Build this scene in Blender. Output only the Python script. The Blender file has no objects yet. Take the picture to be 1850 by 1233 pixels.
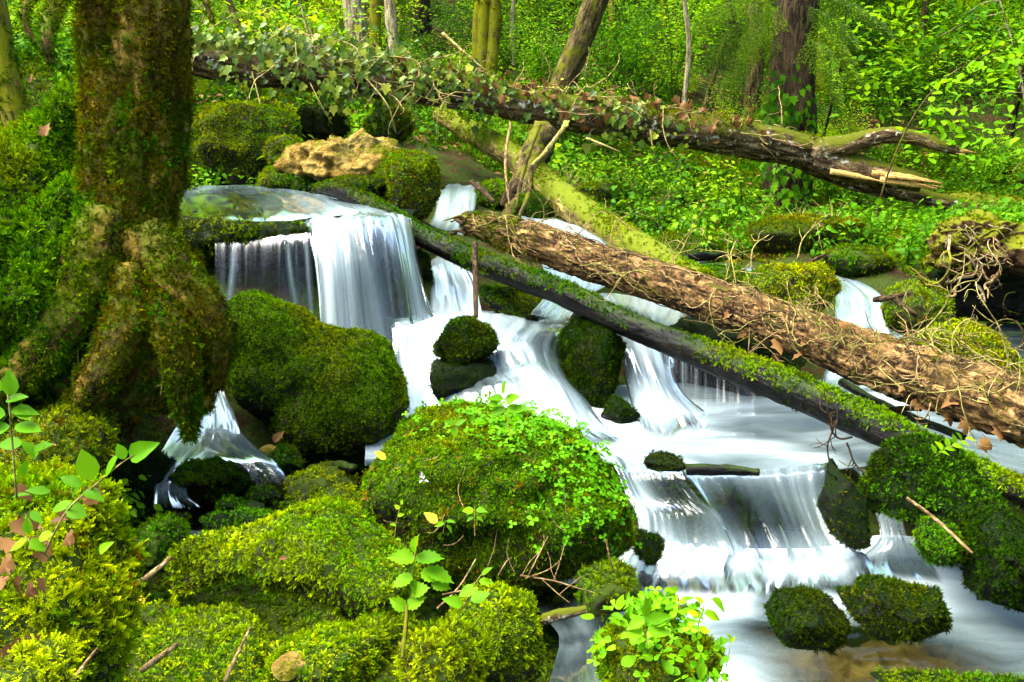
import bpy, bmesh, math, random
import numpy as np
from mathutils import Vector, Matrix

R = math.radians
sc = bpy.context.scene
COL = sc.collection
rng = np.random.default_rng(7)
random.seed(7)

# ------------------------------------------------------------------ camera
CAMZ, PITCH, FPX = 2.0, R(12.0), 1799.0          # FPX: focal length in photo pixels (1850 wide)
cd = bpy.data.cameras.new("camera"); cam = bpy.data.objects.new("camera", cd)
COL.objects.link(cam); sc.camera = cam
cam.location = (0, 0, CAMZ); cam.rotation_euler = (R(90) - PITCH, 0, 0)
cd.sensor_width = 36.0; cd.lens = 35.0; cd.clip_start = 0.05; cd.clip_end = 400.0

# ------------------------------------------------------------------ sky, sun, exposure
SUN_EL, SUN_AZ = R(62.0), R(-100.0)     # azimuth from +Y (into the picture), negative = to the left
wd = bpy.data.worlds.new("World"); sc.world = wd; wd.use_nodes = True
nt = wd.node_tree; nt.nodes.clear()
sky = nt.nodes.new("ShaderNodeTexSky"); sky.sky_type = 'NISHITA'; sky.sun_disc = False
sky.sun_elevation = SUN_EL; sky.sun_rotation = SUN_AZ; sky.air_density = 1.0; sky.dust_density = 2.5; sky.ozone_density = 1.0
bg = nt.nodes.new("ShaderNodeBackground"); bg.inputs['Strength'].default_value = 0.11
wo = nt.nodes.new("ShaderNodeOutputWorld")
nt.links.new(sky.outputs[0], bg.inputs[0]); nt.links.new(bg.outputs[0], wo.inputs[0])
sl = bpy.data.lights.new("sun", 'SUN'); sl.energy = 3.4; sl.angle = R(55.0); sl.color = (1.0, 0.96, 0.88)
so = bpy.data.objects.new("sun", sl); COL.objects.link(so)
sdir = Vector((math.sin(SUN_AZ)*math.cos(SUN_EL), math.cos(SUN_AZ)*math.cos(SUN_EL), math.sin(SUN_EL)))
so.rotation_euler = sdir.to_track_quat('Z', 'Y').to_euler(); so.location = sdir*30
sc.view_settings.view_transform = 'Standard'; sc.view_settings.look = 'None'
sc.view_settings.gamma = 1.0; sc.view_settings.use_curve_mapping = False
sc.view_settings.exposure = 2.8
cy = sc.cycles
cy.use_denoising = True; cy.use_light_tree = False
cy.max_bounces = 4; cy.diffuse_bounces = 2; cy.glossy_bounces = 2; cy.transmission_bounces = 3
cy.transparent_max_bounces = 10; cy.caustics_reflective = False; cy.caustics_refractive = False
cy.sample_clamp_indirect = 4.0
cy.use_adaptive_sampling = True; cy.adaptive_threshold = 0.03

# ------------------------------------------------------------------ geometry helpers
SP, CP = math.sin(PITCH), math.cos(PITCH)
FWD = np.array([0, CP, -SP]); UPV = np.array([0, SP, CP]); RT = np.array([1.0, 0, 0])
C0 = np.array([0, 0, CAMZ])
def ray(px, py):
    return FWD + RT*((px-925.0)/FPX) - UPV*((py-616.5)/FPX)
def P(px, py, d):                       # a point of the place, seen at (px, py) and d metres away
    return C0 + ray(px, py)*d
def Z(px, py, z):                       # the point of the level z seen there
    r = ray(px, py); return C0 + r*((z-CAMZ)/r[2])

def PY(px, py, y):                      # the point of the upright plane y seen there
    r = ray(px, py); return C0 + r*(y/r[1])

def _hash(ix, iy, iz):
    h = (ix.astype(np.uint32)*np.uint32(374761393) + iy.astype(np.uint32)*np.uint32(668265263) + iz.astype(np.uint32)*np.uint32(2246822519))
    h = (h ^ (h >> np.uint32(13)))*np.uint32(1274126177)
    h = h ^ (h >> np.uint32(16))
    return (h & np.uint32(0xffffff)).astype(np.float64)/0xffffff
def vnoise(p):
    p = np.asarray(p, float); i = np.floor(p).astype(np.int64); f = p-i; f = f*f*f*(f*(f*6-15)+10)
    x, y, z = i[..., 0], i[..., 1], i[..., 2]; fx, fy, fz = f[..., 0], f[..., 1], f[..., 2]
    def L(a, b, t): return a+(b-a)*t
    r = L(L(L(_hash(x, y, z), _hash(x+1, y, z), fx), L(_hash(x, y+1, z), _hash(x+1, y+1, z), fx), fy),
          L(L(_hash(x, y, z+1), _hash(x+1, y, z+1), fx), L(_hash(x, y+1, z+1), _hash(x+1, y+1, z+1), fx), fy), fz)
    return r*2-1
def fbm(p, o=4, g=0.5):
    s = 0; a = 1; t = 0
    for k in range(o):
        s = s+a*vnoise(np.asarray(p)*(2.03**k)+17.3*k); t += a; a *= g
    return s/t

def new_mesh(name, V, Fs, uv=None, attrs=None, smooth=True):
    me = bpy.data.meshes.new(name)
    V = np.asarray(V, np.float32).reshape(-1, 3)
    if not isinstance(Fs, list): Fs = [Fs]
    Fs = [np.asarray(f, np.int32) for f in Fs if len(f)]
    loops = np.concatenate([f.ravel() for f in Fs]); sizes = np.concatenate([np.full(len(f), f.shape[1], np.int32) for f in Fs])
    starts = np.concatenate([[0], np.cumsum(sizes)[:-1]]).astype(np.int32)
    me.vertices.add(len(V)); me.vertices.foreach_set('co', V.ravel())
    me.loops.add(len(loops)); me.loops.foreach_set('vertex_index', loops)
    me.polygons.add(len(sizes)); me.polygons.foreach_set('loop_start', starts)
    me.polygons.foreach_set('use_smooth', np.full(len(sizes), smooth, bool))
    if uv is not None:
        l = me.uv_layers.new(name="UVMap"); l.data.foreach_set('uv', np.asarray(uv, np.float32)[loops].ravel())
    for k, a in (attrs or {}).items():
        at = me.attributes.new(k, 'FLOAT', 'POINT'); at.data.foreach_set('value', np.asarray(a, np.float32))
    me.update(calc_edges=True)
    return me
def link(name, me, mat=None, parent=None, label=None, cat=None, group=None, kind=None):
    o = bpy.data.objects.new(name, me); COL.objects.link(o)
    if mat and me and not me.materials: me.materials.append(mat)
    if parent: o.parent = parent
    return tag(o, label, cat, group, kind)
def tag(o, label=None, cat=None, group=None, kind=None):
    if label: o['label'] = label
    if cat: o['category'] = cat
    if group: o['group'] = group
    if kind: o['kind'] = kind
    return o
def empty(name, loc, label=None, cat=None, group=None):
    o = bpy.data.objects.new(name, None); COL.objects.link(o); o.location = loc; o.empty_display_size = 0.1
    return tag(o, label, cat, group)
def setparent(o, p):                    # keep world place under an Empty that only translates
    o.parent = p; o.location = Vector(o.location)-Vector(p.location)

def catmull(pts, n):                    # resample a polyline smoothly, by index
    pts = np.asarray(pts, float); m = len(pts)
    if m == 2:
        t = np.linspace(0, 1, n)[:, None]; return pts[0]*(1-t)+pts[1]*t
    e = np.vstack([2*pts[0]-pts[1], pts, 2*pts[-1]-pts[-2]])
    u = np.linspace(0, m-1, n); i = np.minimum(u.astype(int), m-2); t = (u-i)[:, None]
    a, b, c, d = e[i], e[i+1], e[i+2], e[i+3]
    return 0.5*((2*b)+(-a+c)*t+(2*a-5*b+4*c-d)*t*t+(-a+3*b-3*c+d)*t**3)
def grid_faces(nv, nu, wrap=False, off=0):
    i = np.arange(nv-1)[:, None]; j = np.arange(nu if wrap else nu-1)[None, :]
    k = (j+1) % nu
    return np.stack(np.broadcast_arrays(i*nu+j, i*nu+k, (i+1)*nu+k, (i+1)*nu+j), -1).reshape(-1, 4)+off
def loft(rows, nu, nv):
    A = np.stack([catmull(r, nu) for r in rows])                       # rows x nu x 3
    return np.stack([catmull(A[:, j], nv) for j in range(nu)], 1)      # nv x nu x 3
def frames(T):
    T = T/np.maximum(np.linalg.norm(T, axis=1, keepdims=True), 1e-9)
    n = np.cross(T[0], [0, 0, 1.0]); n = n if np.linalg.norm(n) > .1 else np.cross(T[0], [0, 1.0, 0]); n /= np.linalg.norm(n)
    Ns = [n]
    for k in range(1, len(T)):
        n = Ns[-1]-T[k]*np.dot(Ns[-1], T[k]); n /= max(np.linalg.norm(n), 1e-9); Ns.append(n)
    Ns = np.array(Ns); return T, Ns, np.cross(T, Ns)
def tube(pts, rad, n=40, seg=16, amp=0.0, lump=0.0, ridge=0.0, seed=0, caps=True, flat=1.0):
    """tapered tube along pts: amp = fine roughness, lump = slow swelling, ridge = lengthwise bark ridges (all relative to the radius)"""
    C = catmull(pts, n); r = np.interp(np.linspace(0, 1, n), np.linspace(0, 1, len(rad)), rad)
    T, A, B = frames(np.gradient(C, axis=0))
    th = np.linspace(0, 2*np.pi, seg, endpoint=False)
    s = np.concatenate([[0], np.cumsum(np.linalg.norm(np.diff(C, axis=0), axis=1))])
    c, sn = np.cos(th)[None, :, None], np.sin(th)[None, :, None]
    rr = np.repeat(r[:, None], seg, 1)
    if amp or lump or ridge:
        q = np.stack([np.broadcast_to(np.cos(th)[None], rr.shape), np.broadcast_to(np.sin(th)[None], rr.shape), np.broadcast_to(s[:, None]/max(r.max(), 1e-4), rr.shape)], -1)+seed*7.7
        f = 1+lump*fbm(q*[1, 1, .45], 3)
        if ridge:
            rd = 1-np.abs(vnoise(q*[5.5, 5.5, .8]+fbm(q*2, 2)[..., None]*.7)); rd2 = 1-np.abs(vnoise(q*[11, 11, 1.7]))
            f = f+ridge*(rd-.6)+ridge*.5*(rd2-.6)
        f = f+amp*fbm(q*6, 3)
        rr = rr*f
    V = C[:, None]+A[:, None]*c*rr[..., None]+B[:, None]*sn*rr[..., None]*flat
    F = [grid_faces(n, seg, True)]
    V = V.reshape(-1, 3); circ = 2*np.pi*r.mean()
    # a seam in uv is avoided by folding u around (0..1..0)
    uu = np.abs(1-th/np.pi)*circ/2
    UV = np.stack([np.repeat(uu[None], n, 0), np.repeat(s[:, None], seg, 1)], -1).reshape(-1, 2)
    if caps:
        V = np.vstack([V, C[0]-T[0]*r[0]*.12, C[-1]+T[-1]*r[-1]*.12]); k = n*seg; j = np.arange(seg)
        F.append(np.stack([np.full(seg, k), (j+1) % seg, j], 1)); F.append(np.stack([np.full(seg, k+1), (n-1)*seg+j, (n-1)*seg+(j+1) % seg], 1))
        UV = np.vstack([UV, [0, 0], [0, s[-1]]])
    return V, F, UV
def join(parts):                        # [(V, [F..], UV)] -> one
    Vs, Fs, Us, o = [], {}, [], 0
    for V, F, U in parts:
        Vs.append(V); Us.append(U)
        for f in F:
            f = np.asarray(f); Fs.setdefault(f.shape[1], []).append(f+o)
        o += len(V)
    return np.vstack(Vs), [np.vstack(v) for v in Fs.values()], np.vstack(Us)
def tube_obj(name, pts, rad, mat, parent=None, **kw):
    V, F, U = tube(pts, rad, **kw); return link(name, new_mesh(name, V, F, U), mat, parent)
_ico = {}
def ico(s):
    if s not in _ico:
        bm = bmesh.new(); bmesh.ops.create_icosphere(bm, subdivisions=s, radius=1.0)
        _ico[s] = (np.array([v.co[:] for v in bm.verts]), np.array([[v.index for v in f.verts] for f in bm.faces])); bm.free()
    return _ico[s]
def mnormals(me):
    a = np.empty(len(me.vertices)*3, np.float32); me.vertex_normals.foreach_get('vector', a); return a.reshape(-1, 3)

# leaves and other small shapes: (V, F) of unit length along +Y, face up
def fan_leaf(outline, fold=.12, curl=.15):
    o = np.array(outline, float); V = [[0, 0, 0]]; n = len(o)
    pts = np.vstack([[0, 0], o]); z = np.abs(pts[:, 0])*fold*2-curl*pts[:, 1]**2
    V = np.column_stack([pts, z]); m = np.array([[0, .45, -curl*.2]]); V = np.vstack([V, m]); k = len(V)-1
    idx = list(range(0, n+1)); F = [[k, idx[(i+1) % (n+1)], idx[i]] for i in range(n+1)]
    return V, np.array(F)
def sym(half): return half+[(-x, y) for x, y in half[::-1] if abs(x) > 1e-6]
LEAF_OVATE = fan_leaf(sym([(.17, .1), (.3, .32), (.27, .58), (.13, .83), (0, 1.0)]))
LEAF_TOOTH = fan_leaf(sym([(.16, .05), (.26, .12), (.24, .2), (.36, .27), (.31, .38), (.37, .47), (.28, .57), (.3, .68), (.19, .74), (.18, .85), (.07, .89), (0, 1.05)]))
LEAF_IVY = fan_leaf(sym([(.2, -.06), (.42, .1), (.3, .32), (.46, .5), (.2, .62), (0, 1.0)]), .1, .12)
LEAF_DIA = (np.array([[0, 0, 0], [.27, .45, .06], [0, 1, -.1], [-.27, .45, .06]]), np.array([[0, 1, 2], [0, 2, 3]]))
LEAF_MAPLE = fan_leaf(sym([(.1, -.05), (.35, .02), (.5, .2), (.34, .28), (.55, .55), (.34, .52), (.22, .62), (.17, .85), (0, 1.05)]), -.18, .35)
def clover():
    h = sym([(.28, .35), (.42, .7), (.33, .98), (.14, 1.04), (0, .9)])
    V, F = fan_leaf(h, .16, .1); V = V*.55; Vs, Fs = [], []
    for k in range(3):
        a = k*2*np.pi/3; M = np.array([[np.cos(a), -np.sin(a), 0], [np.sin(a), np.cos(a), 0], [0, 0, 1]])
        Fs.append(F+len(V)*k); Vs.append(V@M.T)
    return np.vstack(Vs), np.vstack(Fs)
LEAF_CLOVER = clover()
def basis(dirs, ups):                   # matrices whose Y runs along dirs and Z leans to ups
    y = dirs/np.linalg.norm(dirs, axis=1, keepdims=True); x = np.cross(y, ups); x /= np.maximum(np.linalg.norm(x, axis=1, keepdims=True), 1e-6)
    return np.stack([x, y, np.cross(x, y)], -1)
def merge_leaves(base, pos, B, scale):
    V, F = base; n = len(pos); scale = np.asarray(scale)
    W = np.einsum('nij,vj->nvi', B, V)*scale[:, None, None]+np.asarray(pos)[:, None]
    FF = F[None]+np.arange(n)[:, None, None]*len(V)
    return W.reshape(-1, 3), FF.reshape(-1, F.shape[1])
def leaves_mesh(name, base, pos, B, scale, smooth=False):
    V, F = merge_leaves(base, pos, B, scale)
    return new_mesh(name, V, F, attrs={'rnd': np.repeat(rng.random(len(pos)), len(base[0]))}, smooth=smooth)
def rdirs(n): v = rng.normal(size=(n, 3)); return v/np.linalg.norm(v, axis=1, keepdims=True)
# ------------------------------------------------------------------ materials
class NT:
    def __init__(s, name):
        s.m = bpy.data.materials.new(name); s.m.use_nodes = True; s.t = s.m.node_tree; s.t.nodes.clear()
        s.out = s.t.nodes.new('ShaderNodeOutputMaterial')
    def n(s, typ, ins=None, **props):
        nd = s.t.nodes.new(typ)
        for k, v in props.items(): setattr(nd, k, v)
        for k, v in (ins or {}).items():
            sk = nd.inputs[k]
            if isinstance(v, bpy.types.NodeSocket): s.t.links.new(v, sk)
            else: sk.default_value = v
        return nd
    def noise(s, vec, scale, detail=4, rough=.55, dist=0.0):
        return s.n('ShaderNodeTexNoise', {'Vector': vec, 'Scale': scale, 'Detail': detail, 'Roughness': rough, 'Distortion': dist}).outputs[0]
    def ramp(s, fac, stops, interp='LINEAR'):
        r = s.n('ShaderNodeValToRGB', {'Fac': fac}); r.color_ramp.interpolation = interp; e = r.color_ramp.elements
        while len(e) < len(stops): e.new(.5)
        for el, (p, c) in zip(e, stops): el.position = p; el.color = (*c, 1) if len(c) == 3 else c
        return r.outputs[0]
    def mix(s, f, a, b):
        m = s.n('ShaderNodeMix', data_type='RGBA'); 
        for sk, v in zip((m.inputs[0], m.inputs[6], m.inputs[7]), (f, a, b)):
            if isinstance(v, bpy.types.NodeSocket): s.t.links.new(v, sk)
            else: sk.default_value = (*v, 1) if isinstance(v, tuple) and len(v) == 3 else v
        return m.outputs[2]
    def math(s, op, a, b=0.0, c=0.0, clamp=False):
        m = s.n('ShaderNodeMath', operation=op, use_clamp=clamp)
        for sk, v in zip(m.inputs, (a, b, c)):
            if isinstance(v, bpy.types.NodeSocket): s.t.links.new(v, sk)
            else: sk.default_value = v
        return m.outputs[0]
    def mapr(s, v, a, b, c=0.0, d=1.0):
        return s.n('ShaderNodeMapRange', {'Value': v, 'From Min': a, 'From Max': b, 'To Min': c, 'To Max': d}, interpolation_type='SMOOTHSTEP').outputs[0]
    def coord(s, k): return s.n('ShaderNodeTexCoord').outputs[k]
    def mapping(s, vec, scale=(1, 1, 1), rot=(0, 0, 0)): return s.n('ShaderNodeMapping', {'Vector': vec, 'Scale': scale, 'Rotation': rot}).outputs[0]
    def attr(s, name, typ='GEOMETRY'): return s.n('ShaderNodeAttribute', attribute_name=name, attribute_type=typ)
    def bump(s, h, dist=.01, st=1.0): return s.n('ShaderNodeBump', {'Height': h, 'Distance': dist, 'Strength': st}).outputs[0]
    def pr(s, col, rough=.6, spec=.3, normal=None, **k):
        d = {'Base Color': col if isinstance(col, bpy.types.NodeSocket) else (*col, 1), 'Roughness': rough, 'Specular IOR Level': spec}
        if normal is not None: d['Normal'] = normal
        d.update(k); return s.n('ShaderNodeBsdfPrincipled', d).outputs[0]
    def mixsh(s, f, a, b): return s.n('ShaderNodeMixShader', {0: f, 1: a, 2: b}).outputs[0]
    def done(s, sh): s.t.links.new(sh, s.out.inputs[0]); return s.m

def leaf_mat(name, cols, trans=.4, rough=.5, spec=.06, nscale=.7, sat=1.0):
    t = NT(name); oi = t.n('ShaderNodeObjectInfo'); a = t.attr('rnd').outputs['Fac']
    big = t.noise(oi.outputs['Location'], nscale, 2)
    f = t.math('ADD', t.math('MULTIPLY', a, .5), t.math('ADD', t.math('MULTIPLY', oi.outputs['Random'], .25), t.math('MULTIPLY', t.math('SUBTRACT', big, .5), .8)))
    n = len(cols); c = t.ramp(f, [(i/(n-1)*.8+.02, q) for i, q in enumerate(cols)])
    p = t.pr(c, rough, spec)
    tc = t.n('ShaderNodeHueSaturation', {'Color': c, 'Value': 1.5, 'Hue': .49}).outputs[0]
    return t.done(t.mixsh(trans, p, t.n('ShaderNodeBsdfTranslucent', {'Color': tc}).outputs[0]))

def moss_mat(name, root, mid, tip, alt, nscale=2.2, trans=.25):
    """moss fronds: brown-green roots darkened for shadow depth, lighter young tips, patches of another species (alt)"""
    t = NT(name); oi = t.n('ShaderNodeObjectInfo'); a = t.attr('tip').outputs['Fac']
    nz = t.noise(oi.outputs['Location'], nscale, 3, .6)
    c = t.ramp(a, [(0.0, root), (.45, mid), (1.0, tip)])  # near-black root stop puts the shade between fronds into the colour
    c = t.mix(t.mapr(nz, .42, .62), c, t.ramp(a, [(0.0, root), (1.0, alt)]))
    v = t.math('ADD', .55, t.math('MULTIPLY', oi.outputs['Random'], .9))
    c = t.n('ShaderNodeHueSaturation', {'Color': c, 'Value': v}).outputs[0]
    p = t.pr(c, .7, .0)
    return t.done(t.mixsh(trans, p, t.n('ShaderNodeBsdfTranslucent', {'Color': c}).outputs[0]))

M = {}
M['moss_bright'] = moss_mat('moss_bright', (.014, .024, .0005), (.19, .25, .001), (.46, .50, .002), (.12, .29, .001))
M['moss_mid'] = moss_mat('moss_mid', (.007, .016, .0005), (.060, .140, .001), (.19, .34, .0015), (.25, .29, .001))
M['moss_dark'] = moss_mat('moss_dark', (.002, .004, .0005), (.010, .030, .001), (.034, .090, .002), (.045, .065, .001))
M['moss_olive'] = moss_mat('moss_olive', (.020, .016, .001), (.080, .078, .001), (.19, .18, .002), (.06, .12, .001))
M['moss_deep'] = moss_mat('moss_deep', (.005, .011, .0005), (.024, .085, .001), (.08, .22, .002), (.13, .18, .001))
M['moss_brown'] = moss_mat('moss_brown', (.04, .015, .001), (.20, .085, .002), (.42, .20, .004), (.14, .09, .002))
M['moss_trunk'] = moss_mat('moss_trunk', (.022, .014, .001), (.090, .072, .001), (.21, .175, .002), (.045, .10, .001), 4.0)

def rock_mat(name, cols, rough, spec, bscale=18, bdist=.02, moss=None, mossth=(.45, .6)):
    t = NT(name); oc = t.coord('Object')
    n1 = t.noise(oc, 3.1, 8, .62); n2 = t.noise(oc, bscale, 8, .65)
    n = len(cols); c = t.ramp(t.math('ADD', t.math('MULTIPLY', n1, .65), t.math('MULTIPLY', n2, .35)), [(.3+.4*i/(n-1), q) for i, q in enumerate(cols)])
    r = rough
    if moss:
        g = t.n('ShaderNodeNewGeometry'); nz = t.n('ShaderNodeSeparateXYZ', {0: g.outputs['Normal']}).outputs[2]
        f = t.mapr(t.math('ADD', t.math('MULTIPLY', nz, .18), t.noise(oc, 5.0, 6, .6)), *mossth)
        c = t.mix(f, c, moss); r = t.n('ShaderNodeMix', {0: f, 2: rough, 3: .85}, data_type='FLOAT').outputs[0]
    b = t.bump(t.math('ADD', n2, t.math('MULTIPLY', n1, 1.5)), bdist)
    return t.done(t.pr(c, r, spec, b))
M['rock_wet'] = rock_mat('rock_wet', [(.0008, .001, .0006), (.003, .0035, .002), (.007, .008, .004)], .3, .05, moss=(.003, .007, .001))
M['rock_moss'] = rock_mat('rock_moss', [(.008, .008, .004), (.02, .02, .008), (.04, .036, .02)], .9, .05, moss=(.018, .030, .003))
M['rock_tan'] = rock_mat('rock_tan', [(.03, .017, .004), (.26, .16, .028), (.48, .33, .08), (.62, .48, .19)], .9, .05, 24, .12, moss=(.13, .13, .004), mossth=(.62, .74))
M['soil'] = rock_mat('soil', [(.006, .004, .002), (.022, .013, .005), (.07, .04, .015)], .95, .05, 22, .04, moss=(.022, .034, .004), mossth=(.55, .7))
M['bed'] = rock_mat('bed', [(.02, .013, .004), (.10, .058, .012), (.26, .15, .03)], .6, .1, 9, .03)

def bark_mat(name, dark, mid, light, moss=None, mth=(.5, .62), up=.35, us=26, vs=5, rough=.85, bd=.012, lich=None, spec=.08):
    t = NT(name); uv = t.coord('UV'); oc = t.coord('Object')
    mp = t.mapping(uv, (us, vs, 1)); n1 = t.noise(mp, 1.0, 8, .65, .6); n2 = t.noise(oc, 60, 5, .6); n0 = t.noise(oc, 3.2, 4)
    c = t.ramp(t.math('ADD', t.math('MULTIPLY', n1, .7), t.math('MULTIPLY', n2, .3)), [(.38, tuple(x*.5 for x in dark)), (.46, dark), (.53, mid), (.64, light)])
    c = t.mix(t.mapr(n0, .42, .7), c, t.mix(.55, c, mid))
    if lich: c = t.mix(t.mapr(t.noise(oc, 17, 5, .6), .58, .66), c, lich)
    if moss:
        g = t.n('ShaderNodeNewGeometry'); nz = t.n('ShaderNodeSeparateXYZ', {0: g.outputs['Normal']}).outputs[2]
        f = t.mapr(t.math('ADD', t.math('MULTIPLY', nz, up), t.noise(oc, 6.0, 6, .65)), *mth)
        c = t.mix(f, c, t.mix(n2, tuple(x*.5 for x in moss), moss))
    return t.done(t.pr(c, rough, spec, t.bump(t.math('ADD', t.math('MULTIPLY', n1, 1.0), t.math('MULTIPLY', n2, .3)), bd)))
M['bark_main'] = bark_mat('bark_main', (.010, .006, .003), (.105, .058, .018), (.31, .20, .08), us=30, vs=9, bd=.02)
M['bark_left'] = bark_mat('bark_left', (.012, .007, .002), (.105, .064, .009), (.27, .17, .024), moss=(.08, .085, .005), mth=(.46, .62), up=.1, us=18, vs=3.0, bd=.02)
M['bark_ivy'] = bark_mat('bark_ivy', (.02, .012, .006), (.085, .055, .022), (.30, .21, .11), moss=(.07, .08, .003), mth=(.56, .7), lich=(.38, .36, .27))
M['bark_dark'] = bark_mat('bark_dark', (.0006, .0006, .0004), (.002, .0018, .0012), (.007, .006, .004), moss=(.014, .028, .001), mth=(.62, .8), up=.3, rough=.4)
M['bark_yellow'] = bark_mat('bark_yellow', (.06, .045, .012), (.17, .13, .035), (.36, .28, .09), moss=(.10, .125, .004), mth=(.46, .62))
M['bark_bg'] = bark_mat('bark_bg', (.02, .014, .005), (.075, .055, .018), (.20, .15, .055), moss=(.10, .105, .003), mth=(.5, .64), up=.1)
M['bark_bgmoss'] = bark_mat('bark_bgmoss', (.03, .024, .004), (.10, .085, .010), (.22, .18, .035), moss=(.17, .17, .003), mth=(.40, .56), up=.1)
M['bark_spruce'] = bark_mat('bark_spruce', (.006, .004, .002), (.032, .022, .009), (.085, .058, .026), moss=(.05, .05, .006), mth=(.56, .7), up=.1)
M['bark_pale'] = bark_mat('bark_pale', (.10, .075, .035), (.30, .24, .13), (.5, .42, .28), moss=(.16, .15, .01), mth=(.56, .68), up=.1)
M['wood_raw'] = bark_mat('wood_raw', (.16, .07, .015), (.48, .29, .08), (.70, .50, .21), us=60, vs=3)
M['twig'] = bark_mat('twig', (.09, .055, .02), (.26, .17, .07), (.44, .33, .17), us=60, vs=20)
M['twig_green'] = bark_mat('twig_green', (.10, .09, .02), (.27, .22, .06), (.42, .35, .13), us=60, vs=20)
M['twig_dark'] = bark_mat('twig_dark', (.012, .008, .004), (.045, .028, .012), (.10, .065, .03), us=60, vs=20)
M['root_wood'] = bark_mat('root_wood', (.012, .006, .003), (.060, .034, .010), (.24, .145, .05), moss=(.10, .11, .003), mth=(.55, .68))

M['leaf_bg'] = leaf_mat('leaf_bg', [(.018, .07, .001), (.07, .21, .001), (.17, .37, .002), (.38, .53, .003)], .42, nscale=.35)
M['leaf_bgy'] = leaf_mat('leaf_bgy', [(.05, .12, .001), (.14, .26, .001), (.29, .41, .002), (.50, .53, .003)], .42, nscale=.35)
M['leaf_deep'] = leaf_mat('leaf_deep', [(.010, .040, .001), (.028, .10, .001), (.06, .18, .002), (.12, .28, .002)], .4, nscale=.35)
M['leaf_herb'] = leaf_mat('leaf_herb', [(.025, .09, .001), (.06, .18, .002), (.15, .31, .003), (.27, .38, .004)], .4)
M['leaf_fresh'] = leaf_mat('leaf_fresh', [(.04, .13, .001), (.07, .20, .002), (.12, .26, .003)], .45)
M['leaf_young'] = leaf_mat('leaf_young', [(.05, .16, .001), (.10, .26, .002), (.17, .36, .003)], .45)
M['leaf_ivy'] = leaf_mat('leaf_ivy', [(.03, .07, .002), (.11, .17, .003), (.26, .28, .01), (.46, .40, .07)], .3, .45, .2)
M['leaf_clover'] = leaf_mat('leaf_clover', [(.04, .16, .001), (.08, .26, .002), (.15, .36, .003)], .4)
M['leaf_dry'] = leaf_mat('leaf_dry', [(.05, .02, .005), (.13, .06, .015), (.20, .10, .026), (.26, .16, .055)], .2, .7, .15)
M['leaf_yellow'] = leaf_mat('leaf_yellow', [(.55, .33, .02), (.65, .42, .03)], .35)
M['petal'] = leaf_mat('petal', [(.55, .45, .60), (.75, .70, .75)], .35)
M['needle'] = leaf_mat('needle', [(.012, .04, .005), (.04, .09, .006), (.12, .22, .010), (.24, .34, .015)], .3, nscale=1.2)
M['grass'] = leaf_mat('grass', [(.14, .16, .02), (.30, .25, .08), (.42, .34, .14)], .35)

def water_mat(name, foam_col, us, vs, lo, hi, clear=(.62, .72, .66), gloss=.10, soft=.30, warp=0.0, k=1.0, thin=False):
    """long strands: noise stretched along the flow (v); attribute foam = how much air is in the water"""
    t = NT(name); uv = t.coord('UV'); a = t.attr('foam').outputs['Fac']
    if warp:
        wv = t.n('ShaderNodeTexNoise', {'Vector': uv, 'Scale': 2.2, 'Detail': 2.0}).outputs[1]
        uv = t.n('ShaderNodeVectorMath', {0: uv, 1: t.n('ShaderNodeVectorMath', {0: wv, 1: (warp, warp*1.5, 0)}, operation='MULTIPLY').outputs[0]}, operation='ADD').outputs[0]
    s1 = t.noise(t.mapping(uv, (us, vs, 1)), 1.0, 5, .55, .25); s2 = t.noise(t.mapping(uv, (us*3.1, vs*1.6, 1)), 1.0, 3, .5); s3 = t.noise(t.mapping(uv, (us*.25, vs*.6, 1)), 1.0, 3, .5, .6)
    s = t.math('ADD', t.math('MULTIPLY', s1, .5), t.math('ADD', t.math('MULTIPLY', s2, .09), t.math('MULTIPLY', s3, .5)))
    f = t.math('ADD', a, t.math('MULTIPLY', t.math('SUBTRACT', s, .58), soft*6))
    f = t.mapr(f, lo, hi)
    bp = t.bump(s, .012, .35)
    fcol = t.ramp(f, [(.1, (.07*k, .105*k, .11*k)), (.55, (.155*k, .205*k, .215*k)), (.85, (.27*k, .335*k, .345*k)), (1.0, tuple(x*(.5+.5*k) for x in foam_col))])
    fo = t.mixsh(.3, t.pr(fcol, .5, .2, bp), t.n('ShaderNodeBsdfTranslucent', {'Color': fcol}).outputs[0])
    fr = t.n('ShaderNodeFresnel', {'IOR': 1.33, 'Normal': bp}).outputs[0]
    cl = t.mixsh(t.math('MULTIPLY', fr, 1.0, clamp=True), t.n('ShaderNodeBsdfTransparent', {'Color': (*clear, 1)}).outputs[0], t.n('ShaderNodeBsdfGlossy', {'Color': (1, 1, 1, 1), 'Roughness': gloss, 'Normal': bp}).outputs[0])
    sh = t.mixsh(t.math('MULTIPLY', t.math('POWER', f, .8), .97), cl, fo)
    if thin:                             # the sheet of water thins out to nothing at its edges (foam below zero)
        sh = t.mixsh(t.mapr(t.math('ADD', a, t.math('MULTIPLY', t.math('SUBTRACT', s, .58), .8)), -.35, .12), t.n('ShaderNodeBsdfTransparent', {'Color': (1, 1, 1, 1)}).outputs[0], sh)
    return t.done(sh)
FOAM = (.40, .475, .50)
M['water_fall'] = water_mat('water_fall', FOAM, 20, .7, -.2, 1.25, clear=(.93, .95, .94), soft=.22, k=1.2, thin=True)
M['water_strand'] = water_mat('water_strand', FOAM, 45, .8, -.2, 1.0, soft=.24, k=1.1, thin=True)
M['water_pool'] = water_mat('water_pool', (.46, .525, .545), 7, 1.1, -.15, 1.3, soft=.27, warp=.35, k=1.35)
M['water_trickle'] = water_mat('water_trickle', FOAM, 38, .5, .0, .8, clear=(.98, .99, .98), soft=.62, k=1.1, gloss=.3)
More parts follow.
